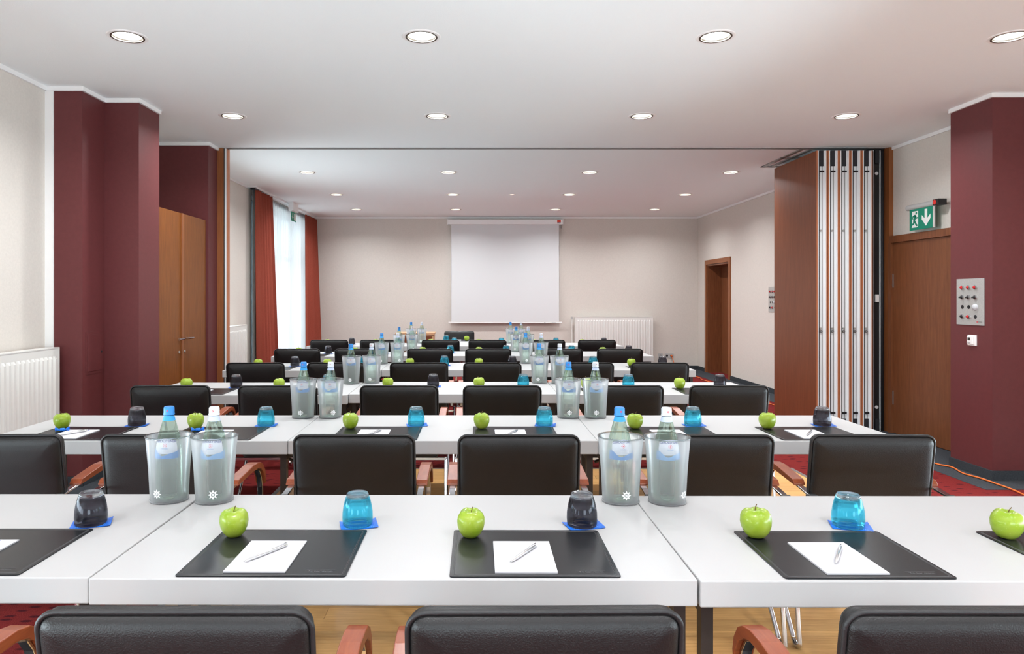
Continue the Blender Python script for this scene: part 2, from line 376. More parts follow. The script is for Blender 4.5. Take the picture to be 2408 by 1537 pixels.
# ceiling with round openings for the downlights
LX = (-2.07, -0.31, 1.45, 3.21); LY = (-3.15, -1.31, 0.53, 4.21, 6.05, 8.76, 10.66, 12.46)
def ceiling():
    m = MB(); hs = 0.16; R = 0.098; x_edges = (XL-0.4, XR+0.4)
    ys = YB-0.2
    for ly in LY:
        m.quad((x_edges[0], ys, CZ), (x_edges[1], ys, CZ), (x_edges[1], ly-hs, CZ), (x_edges[0], ly-hs, CZ)); ys = ly+hs
        xs = x_edges[0]
        for lx in LX:
            m.quad((xs, ly-hs, CZ), (lx-hs, ly-hs, CZ), (lx-hs, ly+hs, CZ), (xs, ly+hs, CZ)); xs = lx+hs
            n = 32
            ci = [(lx+R*math.cos(2*PI*i/n), ly+R*math.sin(2*PI*i/n), CZ) for i in range(n)]
            sq = []
            for i in range(n):
                c, s = math.cos(2*PI*i/n), math.sin(2*PI*i/n); k = hs/max(abs(c), abs(s)); sq.append((lx+c*k, ly+s*k, CZ))
            for i in range(n):
                j = (i+1) % n; m.quad(ci[i], sq[i], sq[j], ci[j])
        m.quad((xs, ly-hs, CZ), (x_edges[1], ly-hs, CZ), (x_edges[1], ly+hs, CZ), (xs, ly+hs, CZ))
    m.quad((x_edges[0], ys, CZ), (x_edges[1], ys, CZ), (x_edges[1], YF+0.3, CZ), (x_edges[0], YF+0.3, CZ))
    return struct(m.build('ceiling', M['ceil']))
ceil_o = ceiling()
MB().box(XL-0.4, XR+0.4, YB-0.2, YF+0.3, CZ+0.16, CZ+0.3).build('ceiling_slab', M['ceil'], ceil_o)

def wall_with_openings(name, plane, pos, thick, a0, a1, openings, m):
    """plane 'x': wall at x=pos spanning y a0..a1; openings (a0,a1,z0,z1)"""
    b = MB(); cur = a0
    def bx(p0, p1, z0, z1):
        if p1-p0 < 1e-4 or z1-z0 < 1e-4: return
        lo, hi = sorted((pos, pos+thick))
        if plane == 'x': b.box(lo, hi, p0, p1, z0, z1)
        else: b.box(p0, p1, lo, hi, z0, z1)
    for (o0, o1, z0, z1) in openings:
        bx(cur, o0, 0, CZ); bx(o0, o1, 0, z0); bx(o0, o1, z1, CZ); cur = o1
    bx(cur, a1, 0, CZ)
    return struct(b.build(name, m))
wall_with_openings('wall_left', 'x', XL, -0.32, YB-0.3, YF+0.3, [(-4.6, 3.7, 0.06, 1.10), (7.47, 8.97, 1.07, 1.98), (10.04, 13.36, 0.06, 2.86)], M['cream'])  # all but the far window opening are added for fill daylight
wall_with_openings('wall_right', 'x', XR, 0.45, YB-0.3, YF+0.3, [(-4.6, 4.9, 0.06, 1.10), (11.98, 13.12, 0, 2.01)], M['cream'])  # low unseen opening added for fill daylight, then the door niche
struct(MB().box(XL-0.3, XR+0.4, YF, YF+0.3, 0, CZ).build('wall_far', M['cream']))
wall_with_openings('wall_back', 'y', YB, -0.3, XL-0.3, XR+0.4, [(-2.7, 3.9, 0.06, 1.30)], M['cream'])  # opening added to let fill daylight in from behind
# burgundy piers
struct(MB().box(XL, -2.90, 5.217, 5.60, 0, CZ).box(XL, -2.63, 5.53, 5.89, 0, CZ).build('wall_burgundy_pier', M['burg']))
struct(MB().box(XL, -3.11, 5.205, 5.2169, 0, CZ).build('trim_1', M['white']))
struct(MB().box(XL, -2.67, 7.09, 7.42, 0, CZ).build('wall_burgundy_stub', M['burg']))
struct(MB().box(3.97, XR, 5.38, 5.85, 0, CZ).build('wall_burgundy_column', M['burg']))
# service hatch in the pier (side face)
h = thing('access_hatch', 'small burgundy painted access hatch low in the left pier', 'hatch', (-2.90, 5.385, 0.98))
MB().box(0, 0.004, -0.125, 0.125, -0.16, 0.16).build('frame', M['burg'], h)
MB().box(0.004, 0.008, -0.105, 0.105, -0.14, 0.14).build('door', M['burg'], h, bevel=0.002)
MB().lathe([(0, 0.008), (0.008, 0.008), (0.008, 0.012), (0, 0.012)], 10, (0, 0.085, 0.0), 'x').build('lock', M['jet'], h)
# crown trim
def crown(name, segs):
    b = MB()
    for (x0, y0, x1, y1, nx, ny) in segs:
        t = 0.018; hh = 0.032
        xa, xb = sorted((x0, x1)); ya, yb = sorted((y0, y1))
        if nx: b.box(min(x0, x0+nx*t), max(x0, x0+nx*t), ya, yb, CZ-hh, CZ)
        else: b.box(xa, xb, min(y0, y0+ny*t), max(y0, y0+ny*t), CZ-hh, CZ)
    return struct(b.build(name, M['white']))
crown('trim_2', [(XL, YB, XL, 5.217, 1, 0), (XL, 5.217, -2.882, 5.217, 0, -1), (-2.90, 5.217, -2.90, 5.53, 1, 0), (-2.90, 5.53, -2.612, 5.53, 0, -1), (-2.63, 5.53, -2.63, 5.89, 1, 0),
                (XL, 5.89, XL, 7.09, 1, 0), (XL, 7.09, -2.652, 7.09, 0, -1), (-2.67, 7.09, -2.67, 7.33, 1, 0)])
crown('trim_3', [(XR, YB, XR, 5.38, -1, 0), (3.952, 5.38, XR, 5.38, 0, -1), (3.97, 5.38, 3.97, 5.85, -1, 0), (XR, 5.85, XR, 7.31, -1, 0)])
crown('trim_4', [(XL, 7.42, XL, 9.98, 1, 0), (XL, YF, XR, YF, 0, -1), (XR, 7.40, XR, YF, -1, 0)])
# carpet skirting
def skirt(name, segs, hh=0.075):
    b = MB(); t = 0.014
    for (x0, y0, x1, y1, nx, ny) in segs:
        xa, xb = sorted((x0, x1)); ya, yb = sorted((y0, y1))
        if nx: b.box(min(x0, x0+nx*t), max(x0, x0+nx*t), ya, yb, 0, hh)
        else: b.box(xa, xb, min(y0, y0+ny*t), max(y0, y0+ny*t), 0, hh)
    return struct(b.build(name, M['grey_skirt']))
skirt('baseboard_left', [(XL, YB, XL, 5.2, 1, 0), (XL, 5.205, -2.886, 5.205, 0, -1), (-2.90, 5.217, -2.90, 5.53, 1, 0), (-2.90, 5.53, -2.616, 5.53, 0, -1), (-2.63, 5.53, -2.63, 5.89, 1, 0), (-2.67, 7.09, -2.67, 7.33, 1, 0), (XL, 7.45, XL, 10.0, 1, 0)])
skirt('baseboard_right', [(XR, YB, XR, 5.38, -1, 0), (3.956, 5.38, XR, 5.38, 0, -1), (3.97, 5.38, 3.97, 5.85, -1, 0), (XR, 8.4, XR, 11.9, -1, 0), (XR, 13.2, XR, YF, -1, 0)])
skirt('baseboard_far', [(XL, YF, XR, YF, 0, -1)])

# ------------------------------------------------------------------ windows, curtains
def window(name, plane, pos, a0, a1, z0, z1, divs, transom, m):
    b = MB(); t = 0.06; w = 0.07
    def bx(p0, p1, q0, q1):
        if plane == 'x': b.box(pos-t/2, pos+t/2, p0, p1, q0, q1)
        else: b.box(p0, p1, pos-t/2, pos+t/2, q0, q1)
    bx(a0, a0+w, z0, z1); bx(a1-w, a1, z0, z1); bx(a0, a1, z0, z0+w); bx(a0, a1, z1-w, z1)
    step = (a1-a0)/divs
    for i in range(1, divs): bx(a0+i*step-w/2, a0+i*step+w/2, z0, z1)
    if transom: bx(a0, a1, transom-w/2, transom+w/2)
    fo = struct(b.build(name, m))
    for i in range(divs):
        g = MB(); p0, p1 = a0+i*step+w/2, a0+(i+1)*step-w/2
        for q0, q1 in (((z0+w, transom-w/2), (transom+w/2, z1-w)) if transom else ((z0+w, z1-w),)):
            g = MB()
            if plane == 'x': g.quad((pos, p0, q0), (pos, p1, q0), (pos, p1, q1), (pos, p0, q1))
            else: g.quad((p0, pos, q0), (p1, pos, q0), (p1, pos, q1), (p0, pos, q1))
            g.build('pane', M['pane'], fo)
    return fo
w1 = window('window_1', 'x', -3.38, 10.04, 13.36, 0.06, 2.86, 3, 2.08, M['frame_blue'])
MB().box(-3.345, -3.32, 10.05, 11.05, 0.07, 2.85).build('side_panel', M['frame_blue'], w1)
window('added_window_2', 'x', -3.38, -4.6, 3.7, 0.06, 1.10, 6, None, M['white'])  # unseen, added for fill daylight; kept low to favour the ceiling
window('added_window_4', 'x', 4.70, -4.6, 4.9, 0.06, 1.10, 6, None, M['white'])  # added out of view; low opening lifts the ceiling more than the tables
window('added_window_3', 'y', -5.70, -2.7, 3.9, 0.06, 1.30, 5, None, M['white'])  # added behind the camera to bring in more sky light
window('added_window_5', 'x', -3.38, 7.47, 8.97, 1.07, 1.98, 2, None, M['white'])  # added, hidden by the jamb, to brighten the ceiling near the partition

def drape(p_top, p_bot, z0, z1, folds, amp_t, amp_b, m, name, parent, thick=0.003, nz=10, seed=1, gather=0.0):
    """hanging cloth; p_top/p_bot = ((x,y),(x,y)) ends of the top and bottom edge"""
    rnd = random.Random(seed); n = folds*10
    ph = [rnd.uniform(-0.5, 0.5) for _ in range(folds+2)]
    b = MB()
    for k in range(nz+1):
        s = k/nz; z = z1 + (z0-z1)*s
        for i in range(n+1):
            u = i/n
            fu = u*folds; j = int(min(fu, folds-1e-6)); w = ph[j]*(1-(fu-j)) + ph[j+1]*(fu-j)
            x = (p_top[0][0]*(1-u)+p_top[1][0]*u)*(1-s) + (p_bot[0][0]*(1-u)+p_bot[1][0]*u)*s
            y = (p_top[0][1]*(1-u)+p_top[1][1]*u)*(1-s) + (p_bot[0][1]*(1-u)+p_bot[1][1]*u)*s
            a = amp_t*(1-s)+amp_b*s
            off = a*math.sin(2*PI*(fu+0.35*w)) + 0.3*a*math.sin(2*PI*(2*fu+w))
            if s < 0.04 and gather: off *= 0.4
            b.v.append((x+off, y+0.5*off*math.cos(2*PI*fu), z))
    for k in range(nz):
        for i in range(n): b.f.append((k*(n+1)+i, k*(n+1)+i+1, (k+1)*(n+1)+i+1, (k+1)*(n+1)+i))
    o = b.build(name, m, parent, smooth=True)
    if thick:
        md = o.modifiers.new('thickness', 'SOLIDIFY'); md.thickness = thick
    return o
c1 = thing('curtain', 'terracotta red curtain hanging at the near end of the far window', 'curtain', (-3.05, 10.25, 0.02), group='terracotta curtains')
drape(((0.0, -0.36), (0.02, 0.36)), ((0.035, -0.34), (0.10, 0.42)), 0.0, 2.89, 6, 0.022, 0.038, M['curtain'], 'fabric', c1, seed=3)
drape(((-0.058, -0.30), (-0.058, -0.05)), ((-0.05, -0.32), (-0.05, 0.0)), 0.0, 2.88, 3, 0.012, 0.016, M['lining'], 'lining', c1, seed=4)
c2 = thing('curtain', 'terracotta red curtain hanging beside the projection screen wall', 'curtain', (-3.05, 13.2, 0.02), group='terracotta curtains')
drape(((-0.02, -0.36), (0.0, 0.40)), ((0.0, -0.38), (0.09, 0.42)), 0.0, 2.89, 6, 0.022, 0.036, M['curtain'], 'fabric', c2, seed=9)
sh = drape(((-3.158, 10.35), (-3.158, 13.40)), ((-3.156, 10.35), (-3.156, 13.40)), 0.03, 2.92, 30, 0.012, 0.014, M['sheer'], 'sheer_curtain', None, thick=0, seed=5)
tag(sh, 'white sheer curtain glowing with daylight between the red curtains', 'curtain')
tr = thing('curtain_track', 'white curtain track on the ceiling above the far window', 'curtain track', (-3.09, 11.76, CZ))
MB().box(-0.055, 0.045, -1.86, 1.86, -0.028, 0).build('rail', M['white'], tr)
MB().box(-0.08, 0.06, -1.95, -1.86, -0.022, 0).build('end_cap', M['white'], tr)
MB().box(-0.03, 0.03, -1.92, -1.70, -0.05, -0.028).build('bracket', M['black'], tr)

# ------------------------------------------------------------------ radiators
def radiator(name, label, loc, rz, length, z0, z1):
    t = thing(name, label, 'radiator', loc, rz, 'white panel radiators')   # local: x along, y=front(+)
    n = max(4, int(length/0.052)); b = MB(); prof = []
    for i in range(n):
        x = -length/2 + 0.03 + (length-0.06)*(i+0.5)/n; s = (length-0.06)/n
        prof += [(x-s*0.5, 0.0), (x-s*0.28, 0.012), (x+s*0.10, 0.012), (x+s*0.32, 0.0)]
    prof = [(-length/2, 0.0)] + prof + [(length/2, 0.0)]
    yb = 0.085
    zz = [z0, z0+0.035, z0+0.055, z1-0.075, z1-0.055, z1]
    base = 0
    for k, z in enumerate(zz):
        amp = 1.0 if 2 <= k <= 3 else 0.0
        for x, d in prof: b.v.append((x, yb + d*amp, z))
    m = len(prof)
    for k in range(len(zz)-1):
        for i in range(m-1): b.f.append((k*m+i, k*m+i+1, (k+1)*m+i+1, (k+1)*m+i))
    b.build('front_panel', M['rad'], t, auto=0.5)
    MB().box(-length/2, length/2, 0.0, 0.004, z0, z1).build('rear_panel', M['rad'], t)
    for s in (-1, 1): MB().box(min(s*length/2, s*(length/2+0.004)), max(s*length/2, s*(length/2+0.004)), 0.0, yb+0.004, z0+0.02, z1+0.006).build('side_cover', M['rad'], t)
    MB().box(-length/2, length/2, 0.0, yb+0.003, z1, z1+0.006).build('top_grille', M['rad'], t)
    for s in (-1, 1): MB().box(s*length*0.35-0.02, s*length*0.35+0.02, -0.045, 0.0, z0+0.1, z1-0.1).build('bracket', M['rad'], t)
    return t
radiator('radiator', 'large white ribbed radiator on the left wall beside the burgundy pier', (-3.12, 4.05, 0), -PI/2, 2.2, 0.15, 1.03)
radiator('radiator', 'white ribbed radiator half hidden behind the left partition jamb', (-3.12, 8.55, 0), -PI/2, 1.75, 0.15, 1.03)
rf = radiator('radiator', 'white ribbed radiator on the far wall right of the screen', (2.70, 13.59, 0), PI, 1.49, 0.15, 1.02)
MB().tube([(0.80, 0.05, 0.30), (0.80, 0.05, 0.99)], 0.010, 8).build('pipe', M['rad'], rf)
MB().lathe([(0, 0), (0.022, 0), (0.022, 0.05), (0, 0.05)], 12, (0.80, 0.05, 0.98)).build('valve', M['sign_grey'], rf)

# ------------------------------------------------------------------ closet, doors, jambs
cl = thing('built_in_closet', 'tall two-door cherry wood closet in the recess behind the burgundy pier', 'closet', (-2.69, 6.49, 0))
MB().box(-0.475, -0.022, -0.585, 0.585, 0, 2.18).build('body', M['closet'], cl)
for s, lab in ((-1, 'near'), (1, 'far')):
    d = MB().box(-0.022, 0.0, min(s*0.018, s*0.58), max(s*0.018, s*0.58), 0.06, 2.175).build('door', M['closet'], cl, bevel=0.002)
    MB().tube([(0.0, s*0.05, 1.02), (0.045, s*0.05, 1.02), (0.045, s*0.16, 1.02)], 0.009, 8).build('handle', M['chrome'], d)
    MB().lathe([(0, 0), (0.012, 0), (0.012, 0.006), (0, 0.006)], 10, (0, s*0.06, 0.90), 'x').build('lock', M['steel'], d)
MB().box(-0.022, 0.012, -0.018, 0.018, 0.06, 2.175).build('centre_strip', M['jamb'], cl)

def jamb_door(parent): pass
dr = struct(MB().box(4.30, 4.358, 5.86, 7.28, 1.96, 2.03).build('door_1', M['door']))
MB().box(4.325, 4.357, 5.88, 7.24, 0.008, 1.958).build('door_leaf', M['door'], dr, bevel=0.002)
MB().box(4.30, 4.358, 7.245, 7.30, 0.0, 1.96).build('jamb', M['door'], dr)
MB().box(4.296, 4.326, 6.01, 6.045, 1.02, 1.06).build('latch', M['chrome'], dr)
for z in (0.30, 1.50): MB().box(4.316, 4.326, 7.236, 7.247, z, z+0.14).build('hinge', M['ret'], dr)

dn = struct(MB().box(4.34, 4.36, 11.90, 11.98, 0, 2.09).box(4.34, 4.36, 13.12, 13.20, 0, 2.09).box(4.34, 4.36, 11.98, 13.12, 2.01, 2.09).build('door_2', M['jamb']))
MB().box(4.36, 4.66, 13.09, 13.119, 0, 2.01).box(4.36, 4.66, 11.981, 12.01, 0, 2.01).box(4.36, 4.66, 12.01, 13.09, 1.98, 2.009).build('lining', M['door'], dn)
MB().box(4.62, 4.66, 12.01, 13.09, 0.005, 1.98).build('door_leaf', M['door'], dn)
MB().box(4.60, 4.625, 12.12, 12.16, 1.0, 1.2).build('handle', M['chrome'], dn)

# partition jambs and ceiling track
pj = struct(MB().box(-2.69, -2.605, 7.33, 7.45, 0, CZ-0.005).build('trim_5', M['jamb']))
MB().box(-2.605, -2.598, 7.345, 7.44, 0, CZ-0.005).build('gasket', M['jet'], pj)
MB().box(-2.598, -2.58, 7.35, 7.43, 0, CZ-0.005).build('profile', M['alu'], pj)
MB().box(-2.58, -2.572, 7.352, 7.428, 0, CZ-0.005).build('edge_strip', M['strip'], pj)
pr = struct(MB().box(4.315, 4.359, 7.30, 7.46, 0, CZ-0.002).build('trim_6', M['jamb']))
bj = thing('partition_end_post', 'tall black steel end post beside the stacked partition panels', 'post', (4.225, 7.36, 0))
MB().box(-0.085, 0.085, 0.02, 0.12, 0.0, CZ-0.01).build('post', M['black'], bj)
for x in (-0.05, 0.055): MB().tube([(x, 0.005, 0.02), (x, 0.005, CZ-0.03)], 0.014, 10).build('seal_tube', M['jet'], bj, smooth=True)
for x in (-0.034, 0.036): MB().box(x-0.003, x+0.003, 0.004, 0.02, 0.0, CZ-0.02).build('edge_bead', M['alu'], bj)
for z in (0.25, 2.70): MB().lathe([(0, 0.012), (0.017, 0.012), (0.017, 0.02), (0, 0.02)], 16, (0.004, 0, z), 'y').build('cover_plug', M['alu_white'], bj)
MB().box(-0.014, 0.022, 0.0, 0.02, 1.35, 1.43).build('switch', M['white'], bj, bevel=0.003)
MB().box(-0.02, 0.02, -0.004, 0.02, 0.0, 0.13).box(-0.02, 0.02, -0.004, 0.02, CZ-0.16, CZ-0.02).build('bolt_housing', M['jet'], bj)
ct = thing('partition_track', 'long dark ceiling track for the folding partition across the room', 'track', (0.87, 7.36, CZ))
MB().box(-3.45, 3.43, -0.012, 0.012, -0.008, 0.0).build('rail', M['black'], ct)
MB().box(-3.45, 3.43, -0.034, -0.012, -0.006, 0.0).box(-3.45, 3.43, 0.012, 0.034, -0.006, 0.0).build('flange', M['sign_grey'], ct)
pk = MB()
for x0, x1, y0, y1 in ((2.56, 2.60, 0.04, 1.02), (2.66, 2.70, 0.04, 1.02), (2.56, 3.3, 0.98, 1.04), (2.56, 3.3, 0.45, 0.49)):
    pk.box(x0, x1, y0, y1, -0.012, 0.0)
pk.build('parking_rail', M['ret'], ct)

def partition_panel():
    t = thing('partition_panel', '', 'partition panel', group='folded partition panels')
    w = 0.112; d0, d1 = 0.0, 1.02; z0, z1 = 0.03, 2.915
    MB().box(-w/2+0.012, w/2-0.012, d0+0.02, d1-0.02, z0, z1).build('core', M['alu'], t)
    for s in (-1, 1):
        MB().box(min(s*w/2, s*(w/2-0.012)), max(s*w/2, s*(w/2-0.012)), d0+0.004, d1, z0, z1).build('face_board', M['panel_wood'], t)
        MB().box(min(s*w/2, s*(w/2-0.012)), max(s*w/2, s*(w/2-0.012)), d0, d0+0.004, z0, z1).build('edge_band', M['strip'], t)
        MB().box(min(s*(w/2-0.012), s*(w/2-0.022)), max(s*(w/2-0.012), s*(w/2-0.022)), d0, d0+0.03, z0, z1).build('profile_edge', M['alu_white'], t)
    MB().box(-0.034, -0.022, d0+0.006, d0+0.03, z0, z1).build('gasket', M['jet'], t)
    MB().box(-0.022, 0.034, d0+0.010, d0+0.03, z0, z1).build('profile', M['alu'], t)
    MB().box(0.004, 0.008, d0+0.007, d0+0.012, z0, z1).build('groove', M['ret'], t)
    for za, zb in ((z1-0.16, z1), (z0, z0+0.12)): MB().box(-0.024, 0.014, d0-0.002, d0+0.02, za, zb).build('bolt_cover', M['jet'], t)
    for z in (z1-0.215, z0+0.18): MB().tube([(-0.024, d0+0.0, z), (0.018, d0+0.0, z)], 0.010, 8).build('bolt_lever', M['black'], t)
    for z in (1.08, 2.09): MB().lathe([(0, -0.004), (0.010, -0.004), (0.010, 0.012), (0, 0.012)], 10, (-0.012, d0, z), 'y').build('screw', M['steel'], t)
    MB().lathe([(0.007, -0.006), (0.014, -0.006), (0.014, 0.012), (0.007, 0.012)], 12, (-0.010, d0, 1.05), 'y').build('socket', M['ret'], t)
    return t
mk_panel = Maker(partition_panel)
for i, w in enumerate(('leftmost folded partition panel showing its broad cherry wood face', 'second folded partition panel from the left of the stack', 'middle folded partition panel of the stack of five', 'fourth folded partition panel from the left of the stack', 'rightmost folded partition panel next to the black post')):
    mk_panel((3.60 + 0.1165*i, 7.26, 0), 0, w)

# ------------------------------------------------------------------ fittings on walls and ceiling
def downlight():
    t = thing('downlight', '', 'ceiling light', group='round recessed ceiling downlights')
    MB().lathe([(0.092, 0.004), (0.092, -0.004), (0.112, -0.004), (0.116, 0.0), (0.116, 0.004)], 32, close=True).build('trim_ring', M['white'], t, auto=0.5)
    MB().lathe([(0.096, -0.0055), (0.096, 0.010), (0.085, 0.012), (0.085, -0.0045)], 32, close=True).build('inner_ring', M['ring'], t, auto=0.5)
    b = MB(); n = 16; r0, r1, zb, zt = 0.085, 0.055, 0.008, 0.075
    for i in range(n):
        a, c = 2*PI*i/n, 2*PI*(i+1)/n; m_ = (a+c)/2
        for (p, q) in ((a, m_), (m_, c)):
            k0 = 0.985 if p == m_ else 1.0; k1 = 0.985 if q == m_ else 1.0
            b.quad((r0*k0*math.cos(p), r0*k0*math.sin(p), zb), (r0*k1*math.cos(q), r0*k1*math.sin(q), zb), (r1*math.cos(q), r1*math.sin(q), zt), (r1*math.cos(p), r1*math.sin(p), zt))
    b.build('reflector', M['gold_reflector'], t)
    MB().lathe([(0, 0.040), (0.058, 0.040), (0.058, 0.074), (0, 0.074)], 24).build('lamp', M['lamp_on'], t)
    ld = bpy.data.lights.new('downlight_beam', 'AREA'); ld.shape = 'DISK'; ld.size = 0.15; ld.energy = LAMP_W; ld.color = (0.95, 0.975, 1.0); ld.spread = math.radians(150)
    lo = bpy.data.objects.new('beam', ld); COL.objects.link(lo); lo.parent = t; lo.location = (0, 0, 0.006)
    return t
mk_dl = Maker(downlight)
rown = {4.21: 'nearest ceiling row', 6.05: 'second ceiling row', 8.76: 'first ceiling row beyond the partition track', 10.66: 'second ceiling row beyond the partition track', 12.46: 'ceiling row closest to the far wall',
        2.37: 'ceiling row above the front table', 0.53: 'ceiling row above the camera', -1.31: 'ceiling row behind the camera', -3.15: 'ceiling row nearest the back wall'}
coln = ('leftmost', 'second from left', 'third from left', 'rightmost')
for ly in LY:
    for i, lx in enumerate(LX): mk_dl((lx, ly, CZ), 0, f'round recessed downlight, {coln[i]} in the {rown[ly]}')
sl = thing('small_ceiling_lamp', 'tiny warm orange lamp in the far ceiling', 'ceiling light', (0.587, 10.66, CZ))
MB().lathe([(0.028, 0), (0.05, 0), (0.05, -0.006), (0.028, -0.006)], 20, close=True).build('ring', M['white'], sl)
MB().lathe([(0, -0.004), (0.028, -0.004), (0.028, 0), (0, 0)], 16).build('lamp', M['lamp_small'], sl)

# projection screen
sc = thing('projection_screen', 'white pull-down projection screen hanging on the far wall', 'projection screen', (0.62, 13.58, 0))
MB().box(-1.11, 1.10, -0.04, 0.07, 2.805, 2.905).build('housing', M['white'], sc, bevel=0.006)
for s in (-1.118, 1.10): MB().box(s, s+0.012, -0.045, 0.075, 2.80, 2.91).build('end_cap', M['white'], sc)
MB().box(-1.045, 1.035, 0.0, 0.003, 0.93, 2.81).build('canvas', M['screen'], sc)
MB().tube([(-1.10, 0.0, 0.915), (1.09, 0.0, 0.915)], 0.012, 10).build('bottom_bar', M['white'], sc)
MB().box(0.995, 1.065, -0.042, -0.039, 2.845, 2.895).build('badge', M['logo_red'], sc)
for x in (1.012, 1.046): MB().lathe([(0.009, -0.001), (0.016, -0.001), (0.016, 0.002), (0.009, 0.002)], 12, (x, -0.0405, 2.835), 'y', close=True).build('badge_ring', M['navy'], sc)
MB().tube([(1.07, -0.01, 2.80), (1.07, -0.01, 2.73)], 0.012, 6).build('pull_cord', M['ret'], sc)
MB().box(0.75, 0.77, -0.016, -0.011, 0.905, 0.922).box(0.87, 0.885, -0.016, -0.011, 0.905, 0.922).box(0.90, 0.97, -0.016, -0.011, 0.908, 0.918).build('maker_print', M['ret'], sc)

# exit sign over the right-hand door (faces into the room, -x)
ex = thing('exit_sign', 'green emergency exit sign with running man above the right-hand door', 'exit sign', (4.27, 6.70, 2.05))
MB().box(-0.006, 0.006, -0.175, 0.175, 0.0, 0.20).build('panel', M['exit_green'], ex)
MB().box(-0.008, 0.010, -0.183, -0.175, 0.0, 0.20).build('light_edge', M['sign_white'], ex)
MB().tube([(0.01, -0.20, 0.225), (0.01, 0.225, 0.225)], 0.028, 14).build('housing', M['sign_grey'], ex, auto=0.7)
MB().box(-0.028, 0.05, -0.285, -0.20, 0.197, 0.253).build('end_unit', M['black'], ex, bevel=0.004)
MB().lathe([(0, -0.031), (0.022, -0.031), (0.022, -0.027), (0, -0.027)], 18, (0, -0.232, 0.225), 'x').build('display', M['red_disp'], ex)
MB().box(0.03, 0.088, -0.12, 0.12, 0.21, 0.24).build('wall_mount', M['sign_grey'], ex)
def sign_art(parent, x, sgn, W, H, green):
    # local y runs to the viewer's left; u: 0..1 from viewer's left
    def P(u, v): return (W/2 - u*W, v*H)
    e = 0.0012
    def poly(name, pts, m, lift=1):
        MB().prism([P(u, v) for u, v in pts], x, x + sgn*e*lift, 'yz').build(name, m, parent)
    poly('door_symbol', [(0.10, 0.12), (0.33, 0.12), (0.38, 0.17), (0.38, 0.90), (0.12, 0.90), (0.12, 0.22)], M['sign_white'])
    poly('arrow', [(0.66, 0.92), (0.77, 0.92), (0.77, 0.48), (0.90, 0.66), (0.90, 0.46), (0.715, 0.13), (0.54, 0.46), (0.54, 0.66), (0.66, 0.48)], M['sign_white'])
    man = MB()
    def limb(a, b, w):
        A = Vector(P(*a)); B = Vector(P(*b)); d = (B-A).normalized(); nrm = Vector((-d.y, d.x))*w
        man.prism([tuple(A+nrm), tuple(B+nrm), tuple(B-nrm), tuple(A-nrm)], x+sgn*e, x+sgn*e*2, 'yz')
    limb((0.28, 0.70), (0.20, 0.46), 0.016); limb((0.27, 0.70), (0.17, 0.66), 0.008); limb((0.17, 0.68), (0.12, 0.52), 0.007)
    limb((0.27, 0.66), (0.30, 0.56), 0.008); limb((0.30, 0.56), (0.37, 0.58), 0.007)
    limb((0.21, 0.48), (0.19, 0.30), 0.010); limb((0.20, 0.30), (0.11, 0.27), 0.009); limb((0.22, 0.46), (0.32, 0.20), 0.010); limb((0.31, 0.21), (0.36, 0.22), 0.007)
    c = P(0.305, 0.80); man.prism([(c[0]+0.013*math.cos(2*PI*i/12), c[1]+0.013*math.sin(2*PI*i/12)) for i in range(12)], x+sgn*e, x+sgn*e*2, 'yz')
    man.build('running_man', green, parent)
sign_art(ex, -0.006, -1, 0.35, 0.20, M['exit_green'])
ex2 = thing('exit_sign', 'small green exit sign hanging from the ceiling at the far window', 'exit sign', (-2.98, 11.66, 2.66))
MB().box(-0.004, 0.004, -0.15, 0.15, 0.0, 0.15).build('panel', M['exit_green'], ex2)
MB().box(-0.04, 0.04, -0.17, 0.17, 0.16, 0.30).build('housing', M['white'], ex2)
MB().box(-0.012, 0.012, -0.15, 0.15, 0.148, 0.16).build('clip', M['white'], ex2)
MB().prism([(0.02, 0.02), (0.13, 0.02), (0.13, 0.13), (0.02, 0.13)], 0.004, 0.0052, 'yz').build('door_symbol', M['sign_white'], ex2)
MB().prism([(-0.05, 0.13), (-0.09, 0.13), (-0.09, 0.07), (-0.12, 0.07), (-0.07, 0.02), (-0.02, 0.07), (-0.05, 0.07)], 0.004, 0.0052, 'yz').build('arrow', M['sign_white'], ex2)

def control_panel(label, loc):
    t = thing('control_panel', label, 'control panel', loc, 0, 'steel control panels')    # plate in the yz plane, facing -x
    MB().box(-0.006, 0.0, -0.155, 0.155, -0.185, 0.185).build('plate', M['steel'], t, bevel=0.001)
    ys = (0.085, 0.012, -0.062); zs = (0.115, 0.037, -0.042, -0.118)
    def knob(y, z, m, lever=False):
        k = MB().lathe([(0, -0.028), (0.006, -0.027), (0.013, -0.017), (0.013, -0.012)], 14, (0, y, z), 'x').build('knob', m, t, smooth=True)
        MB().lathe([(0.013, -0.016), (0.018, -0.014), (0.018, -0.006), (0.013, -0.006)], 16, (0, y, z), 'x', close=True).build('bezel', M['chrome'], k, auto=0.5)
        if lever: MB().box(-0.030, -0.014, y-0.006, y+0.014, z-0.008, z+0.003).build('lever', M['black'], k, bevel=0.002)
    def plug(y, z): MB().lathe([(0, -0.010), (0.015, -0.009), (0.016, -0.006)], 14, (0, y, z), 'x').build('blank_plug', M['black'], t)
    for y in ys: knob(y, zs[0], M['red_lamp']); knob(y, zs[1], M['black'], True)
    plug(ys[0], zs[2]); plug(ys[1], zs[2])
    MB().lathe([(0, -0.024), (0.018, -0.024), (0.026, -0.012), (0.027, -0.006)], 20, (0, ys[2], zs[2]), 'x').build('dial', M['cap_white'], t, smooth=True)
    knob(ys[0], zs[3], M['black']); knob(ys[1], zs[3], M['red_lamp']); plug(ys[2], zs[3])
    MB().box(-0.007, -0.006, -0.085, -0.077, -0.165, -0.150).build('maker_mark', M['redprint'], t)
    MB().box(-0.007, -0.006, -0.135, -0.090, -0.162, -0.154).build('maker_name', M['ret'], t)
    return t
